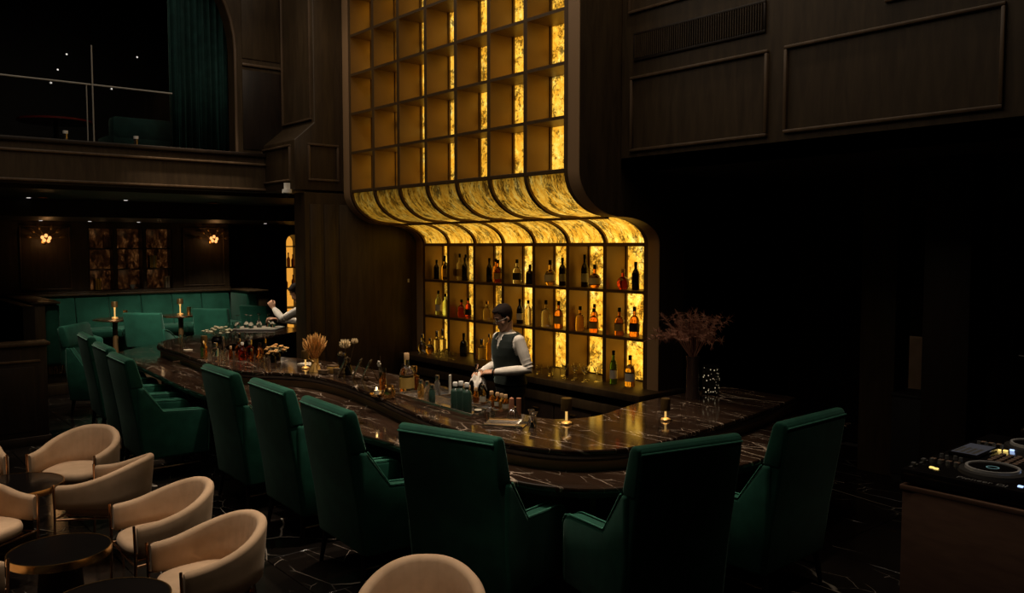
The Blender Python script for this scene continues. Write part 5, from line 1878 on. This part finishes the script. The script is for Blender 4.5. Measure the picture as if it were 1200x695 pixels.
    if vest:
        NV = 112
        rg = torso_rings(.016, .96, 1.475, NV, 9, None)
        bm = bmesh.new()
        rv = [[bm.verts.new(XF(p)) for p in r_] for r_ in rg]
        for i in range(len(rg) - 1):
            for k in range(NV):
                m_ = (rg[i][k] + rg[i + 1][(k + 1) % NV]) / 2
                if m_.y < -.01 and m_.z > 1.32 + abs(m_.x) * 2.8:
                    continue
                if abs(m_.x) > .178 - max(0, m_.z - 1.34) * .25 and m_.z > 1.27:
                    continue
                bm.faces.new((rv[i][k], rv[i][(k + 1) % NV], rv[i + 1][(k + 1) % NV], rv[i + 1][k]))
        bmesh.ops.delete(bm, geom=[v for v in bm.verts if not v.link_faces], context='VERTS')
        bmesh.ops.recalc_face_normals(bm, faces=bm.faces[:])
        vb = MB()
        vb.bm.free()
        vb.bm = bm
        vo_ = vb.obj('waistcoat', M['vest'], t, True, 80)
        so2 = vo_.modifiers.new('thick', 'SOLIDIFY')
        so2.thickness = .010
        so2.offset = .6
        for k in range(4):
            p = XF((0, -.125, 1.24 - .065 * k))
            MB().lathe([(0, 0), (.006, 0), (.006, .003), (0, .004)], n=10, M=Matrix.Translation(p) @ Matrix.Rotation(PI / 2, 4, 'X')).obj('button', M['black'], vo_)
    b = MB()
    for s in (-1, 1):
        b.tube([(s * .08, 0, .96), (s * .09, -.005, .75), (s * .098, -.012, .5), (s * .10, .0, .30), (s * .102, .02, .08)], [.085, .092, .068, .06, .052], 14)
    b.loft(torso_rings(.012, .84, 1.0, XF=XF))
    remesh(b.obj('trousers', M['trouser'], t), .01, 2)
    for s in (-1, 1):
        MB().box(s * .108 - .048, s * .108 + .048, -.21, .085, 0, .03, .01).ball((s * .108, -.06, .035), .05, (.95, 2.6, 1.0), 14).obj('shoe', M['leather'], t)
    return t, XF, HM


pb1, XF1, HM1 = person((-6.49, 5.38, -.13), R(-4), 'barman in white shirt, dark waistcoat and spectacles, looking down at his hands', R(5), R(20), R(-14),
                       ((.265, .03, 1.13), (.075, -.265, 1.105), (-.85, -.5, -.05), (.15, -.35, .9), 1, .55),
                       ((-.255, .0, 1.13), (-.145, -.265, 1.075), (.35, -.9, .10), (-.5, -.2, .85), -1, .6), True, True)
wt_ = MB()
wt_.tube([(.080 + .034 * math.cos(2 * PI * k / 18) * .5, -.262 - .034 * math.cos(2 * PI * k / 18) * .86, 1.105 + .034 * math.sin(2 * PI * k / 18)) for k in range(18)], .007, 6, True)
wt_.lathe([(0, 0), (.017, 0), (.017, .008), (0, .008)], n=18, M=Matrix.Translation((.080, -.262, 1.136)))
wt_.obj('wristwatch', M['black'], pb1)
# what he holds
cl = empty('bar_cloth', (-6.575, 5.03, .905), R(-4), 'white cloth bunched in the hands of the barman in the waistcoat', 'cloth')
rc = random.Random(2)
v, f = [], []
NN = 16
for i in range(NN + 1):
    for j in range(NN + 1):
        u, w_ = i / NN - .5, j / NN - .5
        r_ = math.hypot(u, w_)
        v.append((u * .15 + .012 * math.sin(9 * w_ + 3), w_ * .13 + .012 * math.sin(11 * u), .045 - .32 * r_ * r_ + .014 * math.sin(17 * u + 9 * w_) + .01 * math.sin(23 * w_)))
for i in range(NN):
    for j in range(NN):
        a = i * (NN + 1) + j
        f.append((a, a + 1, a + NN + 2, a + NN + 1))
co = MB().quads(v, f).obj('cloth', M['shirt'], cl, True, 80)
sm = co.modifiers.new('thick', 'SOLIDIFY')
sm.thickness = .004
t = empty('hand_jigger', (-6.60, 5.035, .965), 0, 'small steel cup held in the cloth by the barman in the waistcoat', 'cup')
MB().lathe([(0, 0), (.022, 0), (.009, .035), (.024, .08), (.022, .08), (.005, .037), (0, .037)], n=16).obj('cups', M['steel'], t)
MB().lathe([(.0095, .032), (.012, .035), (.0095, .038)], n=14).obj('waist_ring', M['brass'], t)

pb2, XF2, HM2 = person((-11.02, 5.53, -.13), R(-42), 'barman in white shirt, half hidden by the pier, reaching over the wine glasses', R(20), R(14), R(4),
                       ((.20, -.40, 1.25), (.06, -.56, 1.38), (-.2, -.55, .8), (.9, -.1, .3), 1, .8),
                       ((-.24, -.33, 1.18), (-.10, -.58, 1.22), (.2, -.95, .1), (-.3, .0, .95), -1, .7), False, False)
pb2.scale = (1.05, 1.05, 1.05)
# ------------------------------------------------------------------ music booth at the right
M['booth'] = wood('booth_veneer', (.11, .058, .038), (.15, .082, .054), .55, (2, 2, 9))
bo = empty('music_booth', (-.75, 4.85, 0), 0, 'plain reddish brown booth carrying the mixing console', 'cabinet')
MB().box(-1.245, 1.25, -.595, .75, .0, .975, .004).obj('body', M['booth'], bo)
MB().box(-1.255, 1.255, -.605, .755, .975, 1.0, .004).obj('worktop', M['booth'], bo)
MB().box(-1.23, 1.235, -.585, .74, 0, .06, .0).obj('plinth', M['black_matt'], bo)

dj = empty('mixing_console', (-1.60, 4.86, 1.0), R(1.5), 'black two-deck music mixing console with lit buttons and a small screen', 'mixer')
M['knob'] = pm('knob_grey', (.10, .10, .10), .35)
M['pad'] = pm('pad_brown', (.16, .10, .07), .45)
M['led_b'] = emit('blue_led', (.45, .62, 1.0), 1.6)
M['led_y'] = emit('yellow_led', (1.0, .68, .18), 1.3)
M['led_g'] = emit('green_led', (.45, .9, .5), .5)
M['screen'] = emit('console_screen', (.10, .10, .12), .25)
MB().box(-.42, .75, -.60, .60, .012, .085, .012).obj('case', M['black'], dj)
for x in (-.36, .68):
    for y in (-.53, .53):
        MB().lathe([(0, 0), (.02, 0), (.02, .014), (0, .014)], (x, y, 0), 12).obj('foot', M['black_matt'], dj)
for k, (x, y) in enumerate(((-.07, -.36), (-.10, .36))):
    MB().lathe([(0, .085), (.155, .085), (.150, .100), (.125, .104), (0, .104)], (x, y, 0), 40).obj('deck_ring', M['black_matt'], dj)
    jw = MB().lathe([(.108, .104), (.124, .104), (.122, .118), (.110, .118)], (x, y, 0), 40).obj('jog_wheel', M['silver'], dj)
    MB().lathe([(0, .104), (.108, .104), (.108, .113), (0, .113)], (x, y, 0), 36).obj('platter', M['black'], jw)
    MB().lathe([(.024, .1135), (.030, .1135), (.030, .1138), (.024, .1138)], (x, y, 0), 24).obj('platter_light', emit('platter_glow', (.25, .5, .5), .25) if k == 0 else bpy.data.materials['platter_glow'], jw)
sc = MB().box(-.37, -.22, -.14, .16, .085, .105, .006).obj('screen_housing', M['black'], dj)
MB().box(-.36, -.23, -.125, .145, .105, .1062).obj('screen', M['screen'], sc)
for k in range(4):
    MB().box(-.355 + .03 * k, -.335 + .03 * k, -.11, .03, .1062, .1066).obj('waveform', M['knob'], sc)
KN = MB().lathe([(0, 0), (.011, 0), (.009, .020), (0, .021)], n=10).mesh('knob', M['knob'])
BT = MB().box(-.013, .013, -.013, .013, 0, .007, .002, 1).mesh('button', M['pad'])
rk = random.Random(8)
for i in range(4):
    for j in range(5):
        inst('pad', BT, dj, (-.17 + .04 * i, -.10 + .045 * j, .085))
for i in range(6):
    for j in range(2):
        inst('knob', KN, dj, (.02 + .055 * i, -.05 + .10 * j, .085))
for i in range(4):
    inst('knob', KN, dj, (-.37 + .035 * i, -.22 - .02 * (i % 2), .085))
    inst('button', BT, dj, (-.38 + .04 * i, -.30, .085))
    inst('knob', KN, dj, (-.36 + .04 * i, -.37, .085))
    inst('knob', KN, dj, (-.35 + .04 * i, .24, .085))
    inst('button', BT, dj, (-.35 + .04 * i, .31, .085))
for k in range(2):
    MB().box(-.395, -.385, -.56 + .12 * k, -.47 + .12 * k, .085, .088).obj('fader_slot', M['knob'], dj)
    MB().box(-.40, -.38, -.53 + .12 * k, -.505 + .12 * k, .088, .105, .003).obj('fader_cap', M['knob'], dj)
for x, y, m in ((-.31, -.49, 'led_y'), (-.285, -.50, 'led_y'), (-.19, .175, 'led_y'), (-.22, .165, 'led_y'), (.10, -.165, 'led_b'), (.135, -.165, 'led_b'), (.07, -.175, 'led_b'), (.18, .02, 'led_b'), (.11, -.53, 'led_b'), (.24, -.45, 'led_b'), (.26, -.47, 'led_b'), (.06, .14, 'led_g'), (.03, .06, 'led_g'),
                (-.18, -.265, 'led_b'), (-.17, .215, 'led_b')):
    MB().box(x - .011, x + .011, y - .008, y + .008, .085, .0925, .002).obj('lit_button', M[m], dj)
tx = bpy.data.curves.new('lettering', 'FONT')
tx.body = 'Pioneer DJ'
tx.size = .052
tx.extrude = .0008
to = bpy.data.objects.new('lettering_curve', tx)
COL.objects.link(to)
tm = bpy.data.meshes.new_from_object(to.evaluated_get(bpy.context.evaluated_depsgraph_get()))
bpy.data.objects.remove(to)
to = bpy.data.objects.new('lettering', tm)
COL.objects.link(to)
to.location = (-.16, -.585, .0862)
to.data.materials.clear()
to.data.materials.append(pm('print_grey', (.16, .16, .16), .5))
adopt(to, dj)

t = empty('headphones', (-1.72, 5.42, 1.086), R(-20), 'thin silver headphone band standing behind the second deck', 'headphones')
MB().tube([(.13 * math.cos(a), 0, .03 + .085 * math.sin(a)) for a in [PI * k / 20 for k in range(21)]], .006, 8).obj('headband', M['steel'], t)
for s in (-1, 1):
    MB().lathe([(0, -.02), (.035, -.018), (.038, 0), (.03, .016), (0, .018)], n=18, M=Matrix.Translation((s * .125, 0, .038)) @ Matrix.Rotation(s * PI / 2, 4, 'Y')).obj('ear_cup', M['black'], t)
t = empty('boom_arm', (-.60, 5.28, 1.001), 0, 'slim silver rod with a dark tip slanting over the mixing console', 'stand')
MB().lathe([(0, 0), (.09, 0), (.085, .015), (.015, .025), (0, .025)], n=24).obj('base', M['black'], t)
MB().tube([(0, 0, .02), (0, 0, .40), (-.30, .03, .50), (-1.10, .12, .565)], .007, 8).obj('rod', M['steel'], t)
MB().tube([(-1.10, .12, .565), (-1.15, .128, .566), (-1.28, .145, .57)], [.009, .013, .009], 10).obj('tip', M['black'], t)

# pale lit chair glimpsed in the dark recess
t = empty('recess_armchair', (-3.975, 8.56, 0), R(180), 'pale armchair back glimpsed in the dark recess beyond the bar', 'chair')
MB().prism([(-.30, .35), (-.40, 1.25), (-.32, 1.27), (-.20, .45), (-.20, .35)], -.27, .27, 'x', .03, 3).obj('backrest', M['beige'], t)
MB().box(-.30, .30, -.25, .32, .32, .48, .05, 3).obj('seat', M['beige'], t)
for s in (-1, 1):
    MB().box(s * .32 - .04, s * .32 + .04, -.25, .30, .30, .66, .03, 3).obj('arm', M['beige'], t)
    for y in (-.22, .26):
        MB().tube([(s * .27, y, .33), (s * .29, y * 1.1, 0)], [.022, .014], 8).obj('leg', M['black'], t)

t = empty('low_sideboard', (-3.62, 8.0, 0), 0, 'low black sideboard in the dark recess in front of the pale armchair', 'cabinet')
MB().box(-.17, .36, -.18, .18, .06, .80, .006).obj('body', M['black_matt'], t)
MB().box(-.18, .37, -.19, .19, .80, .83, .006).obj('top', M['black_matt'], t)
MB().box(-.16, .35, -.17, .17, 0, .06).obj('plinth', M['black_matt'], t)
